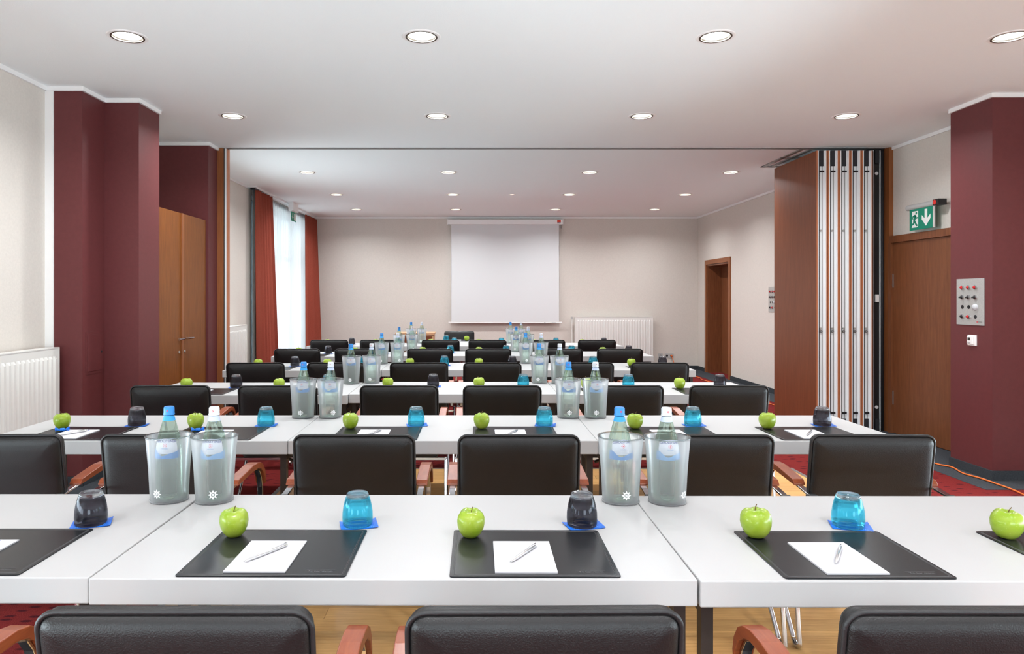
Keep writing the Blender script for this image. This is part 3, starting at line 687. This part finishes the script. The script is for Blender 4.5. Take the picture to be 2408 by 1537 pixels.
control_panel('steel control panel with red knobs on the burgundy column', (3.97, 5.615, 1.365))
control_panel('steel control panel on the far right wall, half hidden by the partition', (4.36, 10.22, 1.37))
th = thing('thermostat', 'small white wall thermostat below the steel control panel', 'thermostat', (3.97, 5.59, 1.06))
MB().box(-0.010, 0, -0.048, 0.048, -0.042, 0.042).build('frame', M['white'], th, bevel=0.002)
MB().box(-0.022, -0.010, -0.024, 0.040, -0.030, 0.030).build('body', M['white'], th, bevel=0.003)
MB().box(-0.0235, -0.022, 0.0, 0.028, 0.0, 0.022).build('display', M['table_leg'], th)
MB().box(-0.024, -0.022, -0.005, 0.032, -0.024, -0.012).build('button', M['sign_grey'], th)

def socket(label, x, n, kinds):
    t = thing('wall_socket', label, 'socket', (x, YF, 0.27), 0, 'steel wall sockets')
    MB().box(-0.042*n, 0.042*n, -0.010, 0, -0.042, 0.042).build('plate', M['sign_grey'], t, bevel=0.002)
    for i in range(n):
        cx = -0.042*n + 0.042 + 0.084*i
        if kinds[i] == 'tv':
            for dx, dz in ((-0.015, -0.006), (0.015, -0.006), (0, 0.012)): MB().lathe([(0, -0.014), (0.008, -0.014), (0.008, -0.008), (0, -0.008)], 10, (cx+dx, 0, dz), 'y').build('jack', M['jet'], t)
        else: MB().lathe([(0, -0.0105), (0.022, -0.0105), (0.022, -0.014), (0.020, -0.014), (0.019, -0.0110), (0, -0.011)], 16, (cx, 0, 0), 'y').build('insert', M['jet'], t)
    return t
socket('single steel aerial socket on the far wall', 3.635, 1, ('tv',))
socket('double steel power socket with orange plug on the far wall', 3.80, 2, ('p', 'p'))
cord = thing('extension_cord', 'orange extension cord running along the right side of the floor', 'cord')
pts = [(3.842, 13.60, 0.255), (3.87, 13.52, 0.10), (3.86, 13.45, 0.012), (3.84, 12.9, 0.012), (3.88, 12.4, 0.012), (3.92, 12.15, 0.012), (3.87, 11.9, 0.012), (3.90, 11.3, 0.012), (3.86, 10.3, 0.012), (3.88, 9.24, 0.012), (3.90, 8.6, 0.012), (3.87, 7.8, 0.012), (3.84, 7.0, 0.012), (3.88, 6.4, 0.012),
       (3.865, 5.90, 0.012), (3.918, 5.76, 0.012), (3.87, 5.56, 0.012), (3.895, 5.42, 0.012), (3.90, 5.25, 0.012), (3.88, 4.97, 0.012), (3.70, 4.4, 0.012), (3.6, 3.8, 0.012)]
def catmull(P, k=6):
    P = [Vector(p) for p in P]; out = []
    for i in range(len(P)-1):
        a, b, c, d = P[max(i-1, 0)], P[i], P[i+1], P[min(i+2, len(P)-1)]
        for j in range(k):
            t = j/k; out.append(0.5*((2*b)+(c-a)*t+(2*a-5*b+4*c-d)*t*t+(-a+3*b-3*c+d)*t**3))
    out.append(P[-1]); return [tuple(p) for p in out]
MB().tube(catmull(pts), 0.0065, 6).build('cable', M['orange'], cord, smooth=True)
MB().lathe([(0, -0.06), (0.012, -0.055), (0.019, -0.035), (0.019, -0.012), (0, -0.012)], 14, (3.842, YF, 0.27), 'y').build('plug', M['orange'], cord, smooth=True)

# wooden sideboard seen between the far buckets
sb = thing('sideboard', 'low brown wooden cabinet with pale edging against the far wall', 'cabinet', (-1.03, 12.6, 0))
MB().box(-0.33, 0.33, -0.2, 0.25, 0.06, 0.74).build('body', M['beech'], sb, bevel=0.004)
MB().box(-0.345, 0.345, -0.215, 0.26, 0.74, 0.775).build('top', M['beech'], sb, bevel=0.004)
for s in (-1, 1):
    d = MB().box(min(s*0.006, s*0.30), max(s*0.006, s*0.30), -0.216, -0.2, 0.09, 0.715).build('door', M['panel_wood'], sb)
    MB().lathe([(0, -0.02), (0.012, -0.018), (0.006, 0)], 10, (s*0.04, -0.216, 0.45), 'y').build('knob', M['steel'], d)
MB().box(-0.32, 0.32, -0.18, 0.24, 0, 0.06).build('plinth', M['table_leg'], sb)

# ------------------------------------------------------------------ tables
TZ = 0.745; TL, TD, TT = 1.4175, 0.70, 0.062
def table():
    t = thing('conference_table', '', 'table', group='white conference tables')
    MB().box(-TL/2, TL/2, 0, TD, TZ-TT, TZ).build('tabletop', M['table'], t, bevel=0.003)
    for sx in (-1, 1):
        x = sx*(TL/2-0.03)
        for y in (0.06, 0.62): MB().box(x-0.014, x+0.014, y-0.017, y+0.017, 0.0, TZ-TT).build('leg', M['table_leg'], t)
        MB().box(x-0.012, x+0.012, 0.078, 0.602, TZ-TT-0.04, TZ-TT).build('cross_rail', M['table_leg'], t)
        MB().tube([(x-sx*0.01, 0.34, 0.57), (x-sx*0.30, 0.34, TZ-TT-0.006)], 0.008, 6).build('brace', M['table_leg'], t)
    return t
mk_table = Maker(table)
ROW = [  # xL, xM, xR, (front y, yaw) for the left, middle and right table
    (-1.6095, -0.188, 1.2335, ((1.646, 0.0), (1.635, -0.006), (1.624, -0.002))),
    (-1.558, -0.139, 1.280, ((3.212, 0.0), (3.215, 0.0), (3.212, 0.0))),
    (-1.556, -0.135, 1.285, ((4.715, 0.0), (4.765, 0.0), (4.735, 0.0))),
    (-1.542, -0.122, 1.298, ((6.305, 0.0), (6.360, 0.0), (6.335, 0.0))),
    (-1.536, -0.115, 1.305, ((7.800, 0.0), (7.880, 0.0), (7.850, 0.0))),
    (-1.528, -0.107, 1.313, ((9.420, 0.0), (9.445, 0.0), (9.440, 0.0)))]
rname = ('front row', 'second row', 'third row', 'fourth row', 'fifth row', 'sixth row')
tname = ('left', 'middle', 'right')
for r, (xl, xm, xr, fy) in enumerate(ROW):
    for k, x in enumerate((xl, xm, xr)):
        mk_table((x, fy[k][0], 0), fy[k][1], f'white conference table, {tname[k]} one of three in the {rname[r]}')
mk_table((-0.107, 10.155, 0), 0, 'white presenter table pushed against the sixth row, facing the room')

def front_at(r, x):
    xl, xm, xr, fy = ROW[r]
    k = 0 if x < (xl+xm)/2 else (1 if x < (xm+xr)/2 else 2)
    return fy[k][0] + fy[k][1]*(x-(xl, xm, xr)[k]), fy[k][1]

# ------------------------------------------------------------------ chairs
def cushion(w, h, t, r, prof):
    """rounded slab in the xz plane, centred; prof: (inset, depth fraction)"""
    b = MB(); n = 6; rings = []
    seq = [(i, -d) for i, d in reversed(prof)] + [(i, d) for i, d in prof]
    for ins, d in seq:
        pts = rrect(w-2*ins, h-2*ins, max(r-ins, 0.006), n); rings.append(len(b.v))
        for a, c in pts: b.v.append((a, d*t/2, c))
    m = 4*(n+1)
    for k in range(len(rings)-1):
        for i in range(m): j = (i+1) % m; b.f.append((rings[k]+i, rings[k]+j, rings[k+1]+j, rings[k+1]+i))
    b.f.append(tuple(rings[0]+i for i in range(m))); b.f.append(tuple(rings[-1]+i for i in range(m)))
    return b
PROF = [(0.0, 0.30), (0.003, 0.42), (0.006, 0.60), (0.016, 0.78), (0.034, 0.90), (0.065, 0.97), (0.12, 1.0)]
def conference_chair():
    t = thing('conference_chair', '', 'chair', group='black leather conference chairs')
    back = cushion(0.472, 0.44, 0.066, 0.032, PROF)
    tilt = Matrix.Translation((0, 0.058, 0.640)) @ Matrix.Rotation(math.radians(9), 4, 'X')
    back.v = [tuple(tilt @ Vector(p)) for p in back.v]
    bo = back.build('backrest', M['leather'], t, smooth=True)
    for d in (-0.0125,):
        pp = MB(); path = []
        for i, (a, c) in enumerate(rrect(0.476, 0.444, 0.034, 7)): path.append(tuple(tilt @ Vector((a, d, c))))
        pp.tube(path, 0.0052, 6, closed=True).build('piping', M['piping'], bo, smooth=True)
    seat = cushion(0.47, 0.46, 0.075, 0.04, PROF)
    st = Matrix.Translation((0, 0.30, 0.435)) @ Matrix.Rotation(math.radians(-87), 4, 'X')
    seat.v = [tuple(st @ Vector(p)) for p in seat.v]; seat.build('seat', M['leather'], t, smooth=True)
    for s in (-1, 1):
        X = s*0.262
        arm = [(X, -0.04, 0.632), (X, 0.0, 0.636), (X, 0.08, 0.643), (X, 0.28, 0.655), (X, 0.33, 0.652), (X, 0.37, 0.635), (X, 0.395, 0.600), (X, 0.41, 0.55), (X, 0.415, 0.44)]
        a = MB().tube(arm, 0, flat=(0.024, 0.008)).build('arm_bar', M['chrome'], t, bevel=0.0015)
        MB().box(X-0.017, X+0.017, -0.058, -0.036, 0.622, 0.640).build('end_cap', M['black'], a, bevel=0.004)
        p = MB()
        pts = [(0.07, 0.644, 0.650), (0.085, 0.645, 0.666), (0.26, 0.656, 0.683), (0.32, 0.655, 0.681), (0.355, 0.645, 0.672), (0.385, 0.625, 0.654), (0.408, 0.590, 0.622), (0.416, 0.565, 0.590)]
        low = [(y, zl) for y, zl, zh in pts]; hi = [(y + 0.006*(i > 3), zh) for i, (y, zl, zh) in enumerate(pts)]
        p.prism(low + hi[::-1], X-0.023, X+0.023, 'yz')
        p.build('arm_pad', M['arm'], t, bevel=0.006, seg=3)
        for off in (0.0,):
            Xf = s*0.284
            path = [(Xf, 0.415, 0.44), (Xf, 0.40, 0.395), (Xf, 0.33, 0.30), (Xf, 0.10, 0.055), (Xf, 0.072, 0.022), (Xf, 0.045, 0.0105), (Xf, 0.022, 0.022), (Xf, 0.022, 0.055), (Xf, 0.060, 0.30), (Xf, 0.075, 0.41)]
            MB().tube(catmull(path, 4), 0.0095, 10).build('leg', M['chrome'], t, smooth=True)
    MB().box(-0.287, 0.287, 0.066, 0.086, 0.392, 0.406).box(-0.287, 0.287, 0.395, 0.415, 0.392, 0.406).build('seat_rail', M['chrome'], t)
    return t
mk_chair = Maker(conference_chair)
CH = [(1.213, (None, -1.27, -0.517, 0.124, 0.882, None)),
      (2.765, (-1.865, -1.23, -0.470, 0.180, 0.942, 1.574)),
      (4.310, (-1.858, -1.20, -0.456, 0.178, 0.928, 1.569)),
      (5.820, (-1.805, -1.135, -0.450, 0.158, 0.923, 1.545)),
      (7.380, (-1.850, -1.215, -0.455, 0.156, 0.907, 1.540)),
      (8.930, (-1.830, -1.200, -0.416, 0.181, 0.926, 1.571))]
pl6 = ('leftmost place', 'second place from left', 'third place from left', 'fourth place from left', 'fifth place from left', 'rightmost place')
pl1 = (None, 'leftmost place', 'second place from left', 'middle place', 'second place from right', 'rightmost place')
def place(r, i): return f'{(pl1 if r == 0 else pl6)[i]} of the {rname[r]}'
rj = random.Random(11)
yawj = {(1, 0): 0.05, (1, 1): -0.03, (1, 5): -0.035, (1, 4): -0.02, (2, 0): 0.05, (2, 1): 0.04, (2, 5): -0.03}
dyj = {(0, 2): -0.0, (0, 4): 0.0}
for r, (y, xs) in enumerate(CH):
    for i, x in enumerate(xs):
        if x is None: continue
        mk_chair((x, y + dyj.get((r, i), 0) - 0.01, 0), yawj.get((r, i), rj.uniform(-0.015, 0.015)), f'black leather chair with wooden arm pads, {place(r, i)}')
mk_chair((-0.225, 11.30, 0), PI, 'black leather chair behind the presenter table, facing the room')

# ------------------------------------------------------------------ place settings
def desk_mat():
    t = thing('desk_mat', '', 'desk mat', group='dark leather desk mats')
    poly = rrect(0.402, 0.330, 0.008, 3)
    MB().prism(poly, 0.0, 0.003, 'xy').build('pad', M['matl'], t)
    st = MB()
    for w in (0.386, 0.380): st.tube([(a, c, 0.0030) for a, c in rrect(w, 0.330-(0.402-w), 0.006, 3)], 0.0006, 4, closed=True)
    st.build('stitching', M['mat_edge'], t)
    me = text_mesh('To bar mann', 0.0115, 0.0002); me.materials.append(M['emboss'])
    l = link('lettering', me, t); l.location = (0.135, -0.140, 0.0032)
    MB().box(0.100, 0.170, -0.1275, -0.1265, 0.003, 0.0034).build('rule', M['emboss'], t)
    return t
def notepad():
    t = thing('notepad', '', 'notepad', group='white notepads')
    for k in range(3): MB().box(-0.074+0.0002*k, 0.074+0.0002*k, -0.105, 0.105, 0.0012*k, 0.0012*k+0.0011).build('sheet_block', M['paper'], t)
    return t
def notepad_print():
    t = thing('notepad', '', 'notepad', group='white notepads')
    for k in range(3): MB().box(-0.074+0.0002*k, 0.074+0.0002*k, -0.105, 0.105, 0.0012*k, 0.0012*k+0.0011).build('sheet_block', M['paper'], t)
    MB().box(0.008, 0.030, 0.086, 0.098, 0.0035, 0.0037).build('printed_logo', M['pad_print'], t)
    return t
def pen():
    t = thing('pen', '', 'pen', group='silver ballpoint pens')   # along +y, centred
    MB().lathe([(0.0012, -0.066), (0.0035, -0.052), (0.0046, -0.03), (0.0046, 0.060), (0.0035, 0.062), (0, 0.062)], 12, (0, 0, 0.0046), 'y').build('barrel', M['silver'], t, smooth=True)
    MB().lathe([(0, -0.072), (0.0012, -0.066), (0, -0.066)], 8, (0, 0, 0.0046), 'y').build('tip', M['ret'], t)
    MB().box(-0.0018, 0.0018, 0.022, 0.068, 0.0088, 0.0108).box(-0.0018, 0.0018, 0.060, 0.070, 0.004, 0.0108).build('clip', M['silver'], t, bevel=0.0005)
    MB().lathe([(0, 0.062), (0.0032, 0.062), (0.0032, 0.070), (0, 0.072)], 10, (0, 0, 0.0046), 'y').build('push_button', M['silver'], t)
    return t
def apple():
    t = thing('apple', '', 'apple', group='green apples')
    prof = [(0.0, 0.0052), (0.006, 0.0045), (0.011, 0.0015), (0.016, 0.0), (0.022, 0.0025), (0.0305, 0.013), (0.0368, 0.028), (0.0388, 0.042), (0.0372, 0.055), (0.0318, 0.0655), (0.024, 0.0712), (0.016, 0.0722), (0.009, 0.0690), (0.004, 0.0645), (0.0, 0.0635)]
    b = MB(); n = 28; m = len(prof)
    for i in range(n):
        a = 2*PI*i/n
        for r, z in prof:
            k = 1 + 0.018*math.cos(5*a)*(1 if z > 0.05 or z < 0.012 else 0.35) + 0.012*math.cos(2*a+0.6)
            b.v.append((r*k*math.cos(a), r*k*math.sin(a), z + 0.0012*math.cos(5*a)*(z > 0.05)*(r > 0.008)))
    for i in range(n):
        j = (i+1) % n
        for k in range(m-1): b.f.append((i*m+k, j*m+k, j*m+k+1, i*m+k+1))
    b.build('fruit', M['apple'], t, smooth=True)
    MB().tube([(0, 0, 0.062), (0.0005, 0, 0.071), (0.003, 0.001, 0.079), (0.006, 0.002, 0.084)], 0.0013, 6).build('stem', M['stem'], t, smooth=True)
    return t
def tumbler(m, name_cat):
    def fn():
        t = thing('tumbler', '', 'glass', group='upturned tumblers')
        outer = [(0.0405, 0.0), (0.0425, 0.006), (0.0435, 0.020), (0.0430, 0.036), (0.0405, 0.054), (0.0365, 0.071), (0.0325, 0.083)]
        inner = [(0.0385, 0.0), (0.0408, 0.020), (0.0402, 0.036), (0.0378, 0.054), (0.0340, 0.070), (0.0290, 0.078), (0.0, 0.0795)]
        MB().lathe(outer[::-1] + inner, 36).build('bowl', m, t, smooth=True)
        MB().lathe([(0, 0.0798), (0.0295, 0.0785), (0.0326, 0.0832), (0.0312, 0.0885), (0.0290, 0.0915), (0.0260, 0.0905), (0.0, 0.0885)], 36).build('foot', M['g_clear'], t, smooth=True)
        return t
    return fn
def coaster():
    t = thing('coaster', '', 'coaster', group='blue paper coasters')
    b = MB(); n = 10; s = 0.105; d = 0.072
    def z(u, v): return 0.0006 + 0.007*max(0, (abs(u-0.5)*2)**3)*(0.35+0.65*v)*(1 if u > 0.5 else 0.5)
    for k in range(2):
        for i in range(n+1):
            for j in range(5): u, v = i/n, j/4; b.v.append((-s/2+s*u, -d/2+d*v, z(u, v)+k*0.0008))
    for i in range(n):
        for j in range(4):
            a = i*5+j; b.f.append((a, a+1, a+6, a+5)); o = (n+1)*5; b.f.append((o+a, o+a+5, o+a+6, o+a+1))
    b.build('sheet', M['blue_paper'], t, smooth=True)
    pr = MB(); rr = random.Random(3)
    for i in range(14):
        x = -0.040 + 0.006*i; y = -0.029 + rr.uniform(0, 0.006); u = (x+s/2)/s; zz = z(u, (y+d/2)/d) + 0.0011
        pr.quad((x, y, zz), (x+0.0018, y, zz), (x+0.0042, y+0.006, zz+0.0001), (x+0.0024, y+0.006, zz+0.0001))
    pr.build('print', M['blue_print'], t)
    return t
def candy():
    t = thing('candy', '', 'candy', group='blue wrapped candies')
    MB().lathe([(0.0, -0.013), (0.005, -0.013), (0.0078, -0.009), (0.0082, 0.0), (0.0078, 0.009), (0.005, 0.013), (0.0, 0.013)], 12, (0, 0, 0.0082), 'x').build('sweet', M['candy'], t, smooth=True)
    for s in (-1, 1):
        b = MB(); n = 16
        for i in range(n):
            a = 2*PI*i/n; w = 0.8 if i % 2 else 1.15
            b.v += [(s*0.012, 0.0035*math.cos(a), 0.0082+0.0035*math.sin(a)), (s*0.030, 0.012*w*math.cos(a), 0.0115+0.0095*w*math.sin(a))]
        for i in range(n): j = (i+1) % n; b.f.append((2*i, 2*i+1, 2*j+1, 2*j))
        b.build('wrapper_end', M['candy'], t)
    return t
mk_mat, mk_pad, mk_padp, mk_pen, mk_apple = Maker(desk_mat), Maker(notepad), Maker(notepad_print), Maker(pen), Maker(apple)
mk_blue, mk_smoke, mk_coast, mk_candy = Maker(tumbler(M['g_blue'], 'b')), Maker(tumbler(M['g_smoke'], 'k')), Maker(coaster), Maker(candy)
GL = (' kbkbb', 'kbbbbk', 'kbkbbk', 'kbbkbk', 'kbbbbk', 'kbbbbk')
PENS = {(0, 2): (-0.024, 0.0), (0, 3): (-0.020, 0.0), (0, 4): (-0.012, 0.0)}
rs = random.Random(5)
for r, (xl, xm, xr, fy) in enumerate(ROW):
    seats = (xl-0.325, xl+0.335, xm-0.325, xm+0.332, xr-0.325, xr+0.345)
    if r == 0: seats = (0, xl+0.338, xm-0.311, xm+0.334, xr-0.307, xr+0.367)
    for i, sx in enumerate(seats):
        if r == 0 and i == 0: continue
        y0, yaw = front_at(r, sx); far = r >= 3
        P = place(r, i); mz = TZ + 0.003
        ju = rs.uniform(-0.006, 0.006)
        cx = sx + (ju if r else 0)
        mk_mat((cx, y0+0.175, TZ), yaw + rs.uniform(-0.012, 0.012)*(r > 0), f'dark leather desk mat lying at the {P}')
        if not (r == 0 and i == 5) and (r <= 2 or (r == 3 and i == 0)):
            if (r, i) in ((0, 1), (1, 0), (1, 1)): mk_padp((cx-0.020, y0+0.135, mz), yaw, f'white notepad with blue mark at the {P}')
            else: mk_pad((cx-0.020, y0+0.135, mz), yaw, f'white notepad on the desk mat, {P}')
            if r <= 1:
                dx = PENS.get((r, i), (-0.02, 0))[0]
                mk_pen((cx+dx, y0+0.138, TZ+0.0067), -0.56 + (rs.uniform(-0.05, 0.15) if (r, i) not in PENS else 0), f'silver ballpoint pen lying on the notepad, {P}')
        if (r, i) in ((1, 0), (1, 1)): mk_candy((cx-0.115, y0+0.215, mz), 0.35, f'blue wrapped candy beside the notepad, {P}')
        if r == 0 and i == 1: a = None
        else: a = mk_apple((cx-0.155, y0+0.288, mz), rs.uniform(0, 6.28), f'green apple at the {P}')
        if a: a.rotation_euler = (rs.uniform(-0.09, 0.05), rs.uniform(-0.1, 0.1), rs.uniform(0, 6.28)); a.location.z += 0.0012
        s_ = 1.0 + rs.uniform(-0.02, 0.05)
        if a: a.scale = (s_*rs.uniform(0.99, 1.05), s_*rs.uniform(0.99, 1.03), s_)
        if r == 0 and i == 5: continue
        gx, gy = cx + 0.166, y0 + 0.388
        if (r, i) == (0, 4): gx -= 0.020
        mk_coast((gx+0.004, gy-0.004, TZ), rs.choice((-1, 1))*rs.uniform(0.02, 0.20) if r else (0.35, 0.35, 0.25, 0.25, -0.28, 0)[i], f'crumpled blue paper coaster under the glass, {P}')
        mk = mk_smoke if GL[r][i] == 'k' else mk_blue
        mk((gx, gy, TZ+0.0022), rs.uniform(0, 6), f'upturned {"smoky black" if GL[r][i] == "k" else "cyan blue"} tumbler at the {P}')
# presenter side of the sixth row: setting turned round
mk_mat((-0.20, 10.155+0.52, TZ), PI, 'dark leather desk mat on the presenter table')
mk_pad((-0.26, 10.155+0.55, TZ+0.003), PI, 'white notepad on the presenter table')
mk_apple((-0.10, 10.155+0.40, TZ+0.004), 1.0, 'green apple on the presenter table')
mk_coast((-0.405, 10.155+0.345, TZ), PI, 'blue paper coaster on the presenter table')
mk_blue((-0.405, 10.155+0.345, TZ+0.0022), 0, 'upturned cyan blue tumbler on the presenter table')

# ------------------------------------------------------------------ water bottles in frosted coolers
BR = [(0.0, 0.0), (0.034, 0.0), (0.0395, 0.004), (0.041, 0.012), (0.041, 0.150), (0.0395, 0.168), (0.0355, 0.190), (0.0295, 0.214), (0.0225, 0.240), (0.0160, 0.262), (0.0135, 0.272), (0.0132, 0.288), (0.0, 0.288)]
def br_at(z):
    for (r0, z0), (r1, z1) in zip(BR[1:], BR[2:]):
        if z0 <= z <= z1 and z1 > z0: return r0 + (r1-r0)*(z-z0)/(z1-z0)
    return 0.041
def wrap(me, lift):
    for v in me.vertices:
        x, y, z = v.co; r = br_at(y) + lift + z; a = -PI/2 + x/br_at(y); v.co = (r*math.cos(a), r*math.sin(a), y)
    return me
def patch(poly_fn, a0, a1, n, lift, nz=6):
    b = MB()
    for i in range(n+1):
        u = i/n; a = -PI/2 + a0 + (a1-a0)*u; zl, zh = poly_fn(u)
        for k in range(nz+1):
            z = zl + (zh-zl)*k/nz; r = br_at(z)+lift; b.v.append((r*math.cos(a), r*math.sin(a), z))
    for i in range(n):
        for k in range(nz): q = i*(nz+1)+k; b.f.append((q, q+nz+1, q+nz+2, q+1))
    return b
def bottle(white):
    def fn():
        t = thing('water_bottle', '', 'bottle', group='mineral water bottles')
        MB().lathe(BR, 28).build('glass', M['g_bottle'], t, auto=0.9)
        cm = M['cap_white'] if white else M['cap_blue']
        c = MB().lathe([(0.0136, 0.268), (0.0172, 0.269), (0.0176, 0.272), (0.0163, 0.276), (0.0166, 0.281), (0.0163, 0.292), (0.0140, 0.2955), (0, 0.296)], 24).build('cap', cm, t, auto=0.7)
        MB().lathe([(0.0016, -0.0005), (0.0030, -0.0005), (0.0030, 0), (0.0016, 0)], 8, (0, -0.0168, 0.283), 'y', close=True).build('cap_mark', M['redprint'] if not white else M['redprint'], c)
        MB().lathe([(br_at(z)+0.0005, z) for z in (0.251, 0.254, 0.258, 0.262, 0.265, 0.267)], 24).build('neck_label', M['neck_white'] if white else M['neck_blue'], t, smooth=True)
        lb = patch(lambda u: (0.150, 0.198 - 0.010*abs(2*u-1)**2), -0.95, 0.95, 20, 0.0006).build('label', M['label'], t, smooth=True)
        patch(lambda u: (0.134, 0.153 + 0.008*math.cos(2*PI*u*1.0) + 0.003*math.sin(4*PI*u)), -1.15, 1.15, 24, 0.0010, 3).build('wave_band', M['wave_pale'] if white else M['wave'], lb, smooth=True)
        me = text_mesh('GEROLSTEINER', 0.0094, 0.0001, 0.00022)
        for v in me.vertices: v.co.y += 0.1868 - 3.2*v.co.x**2
        wrap(me, 0.0011); me.materials.append(M['navy']); link('lettering', me, lb)
        sun = bpy.data.meshes.new('sun'); b = MB()
        for i in range(8):
            a = 2*PI*i/8; ca, sa = math.cos(a), math.sin(a); r0, r1, w = 0.0040, 0.0066, 0.0010
            b.quad((r0*ca-w*sa, r0*sa+w*ca+0.1770, 0), (r0*ca+w*sa, r0*sa-w*ca+0.1770, 0), (r1*ca+w*0.6*sa, r1*sa-w*0.6*ca+0.1770, 0), (r1*ca-w*0.6*sa, r1*sa+w*0.6*ca+0.1770, 0))
        b.quad(*[(0.0020*math.cos(2*PI*i/8), 0.1770+0.0020*math.sin(2*PI*i/8), 0) for i in range(8)])
        bpy.data.meshes.remove(sun); sm = wrap(b.mesh('sun_emblem', M['redprint']), 0.0012); link('sun_emblem', sm, lb)
        me = text_mesh('NATURELL', 0.0042, 0.0001)
        for v in me.vertices: v.co.y += 0.1655
        wrap(me, 0.0011); me.materials.append(M['wave']); link('lettering', me, lb)
        return t
    return fn
def cooler():
    t = thing('bottle_cooler', '', 'bottle cooler', group='frosted bottle coolers')
    H = 0.208
    MB().lathe([(0.0, 0.004), (0.056, 0.004), (0.058, 0.006), (0.0592, 0.03), (0.0628, 0.10), (0.0675, 0.16), (0.0718, H)], 40).build('wall', M['frost'], t, smooth=True)
    MB().lathe([(0.0718, H-0.002), (0.0734, H-0.001), (0.0737, H+0.002), (0.0720, H+0.0035), (0.0690, H+0.003), (0.0680, H), (0.0690, H-0.002)], 40, close=True).build('rim', M['g_clear'], t, smooth=True)
    MB().lathe([(0.0, 0.0), (0.056, 0.0), (0.060, 0.002), (0.060, 0.006), (0.0, 0.006)], 32).build('base', M['frost'], t, smooth=True)
    # eight-pointed emblem printed on the wall
    b = MB(); c0 = 0.034
    def W(x, z):
        r = 0.0594 + (z-0.03)*0.052 + 0.0006; a = -PI/2 + x/r; return (r*math.cos(a), r*math.sin(a), z)
    pts = []
    for i in range(16):
        a = 2*PI*i/16 + PI/2; R = 0.0158 if i % 2 == 0 else 0.0086; pts.append((R*math.cos(a), c0+R*math.sin(a)))
    inner = [(0.0062*math.cos(2*PI*i/16+PI/2), c0+0.0062*math.sin(2*PI*i/16+PI/2)) for i in range(16)]
    for i in range(16):
        j = (i+1) % 16; b.quad(W(*pts[i]), W(*pts[j]), W(*inner[j]), W(*inner[i]))
    b.quad(W(-0.0040, c0-0.0025), W(-0.0025, c0-0.0040), W(0.0040, c0+0.0025), W(0.0025, c0+0.0040)); b.quad(W(-0.0045, c0+0.0005), W(-0.0030, c0-0.0005), W(0.0010, c0+0.0035), W(-0.0005, c0+0.0045)); b.quad(W(0.0045, c0-0.0005), W(0.0030, c0+0.0005), W(-0.0010, c0-0.0035), W(0.0005, c0-0.0045))
    b.build('star_emblem', M['frostprint'], t)
    return t
mk_bb, mk_bw, mk_cool = Maker(bottle(False)), Maker(bottle(True)), Maker(cooler)
PAIRS = [((-0.982, 2.300), (-0.838, 2.300), (0.474, 2.270), (0.622, 2.270)),
         ((-0.927, 3.87), (-0.784, 3.87), (0.521, 3.865), (0.664, 3.865)),
         ((-0.925, 5.44), (-0.779, 5.44), (0.510, 5.44), (0.654, 5.44)),
         ((-0.899, 6.99), (-0.758, 6.99), (0.526, 7.00), (0.667, 7.00)),
         ((-0.886, 8.55), (-0.745, 8.55), (0.521, 8.55), (0.657, 8.55)),
         ((-0.879, 10.10), (-0.748, 10.10), (0.540, 10.10), (0.678, 10.10))]
for r, pr4 in enumerate(PAIRS):
    for k, (x, y) in enumerate(pr4):
        mid = (pr4[k//2*2][0] + pr4[k//2*2+1][0])/2; half = max(0.0742, abs(pr4[k//2*2][0] - pr4[k//2*2+1][0])/2)
        x = mid + (half if k % 2 else -half)
        y = min(y, front_at(r, x)[0] + TD - 0.068)
        side = 'left' if k < 2 else 'right'; white = k % 2 == 1
        capn = 'white capped' if white else 'blue capped'
        rot = {(0, 0): -0.25, (0, 1): 0.28, (0, 2): 0.10, (0, 3): 0.75}.get((r, k), rs.uniform(-0.3, 0.5))
        mk_cool((x, y, TZ), rot + math.atan2(x, y)*0 , f'frosted cooler around the {capn} bottle, {side} pair of the {rname[r]}')
        (mk_bw if white else mk_bb)((x+rs.uniform(-0.004, 0.004), y, TZ+0.007), rs.uniform(-0.12, 0.12), f'{capn} mineral water bottle, {side} pair of the {rname[r]}')
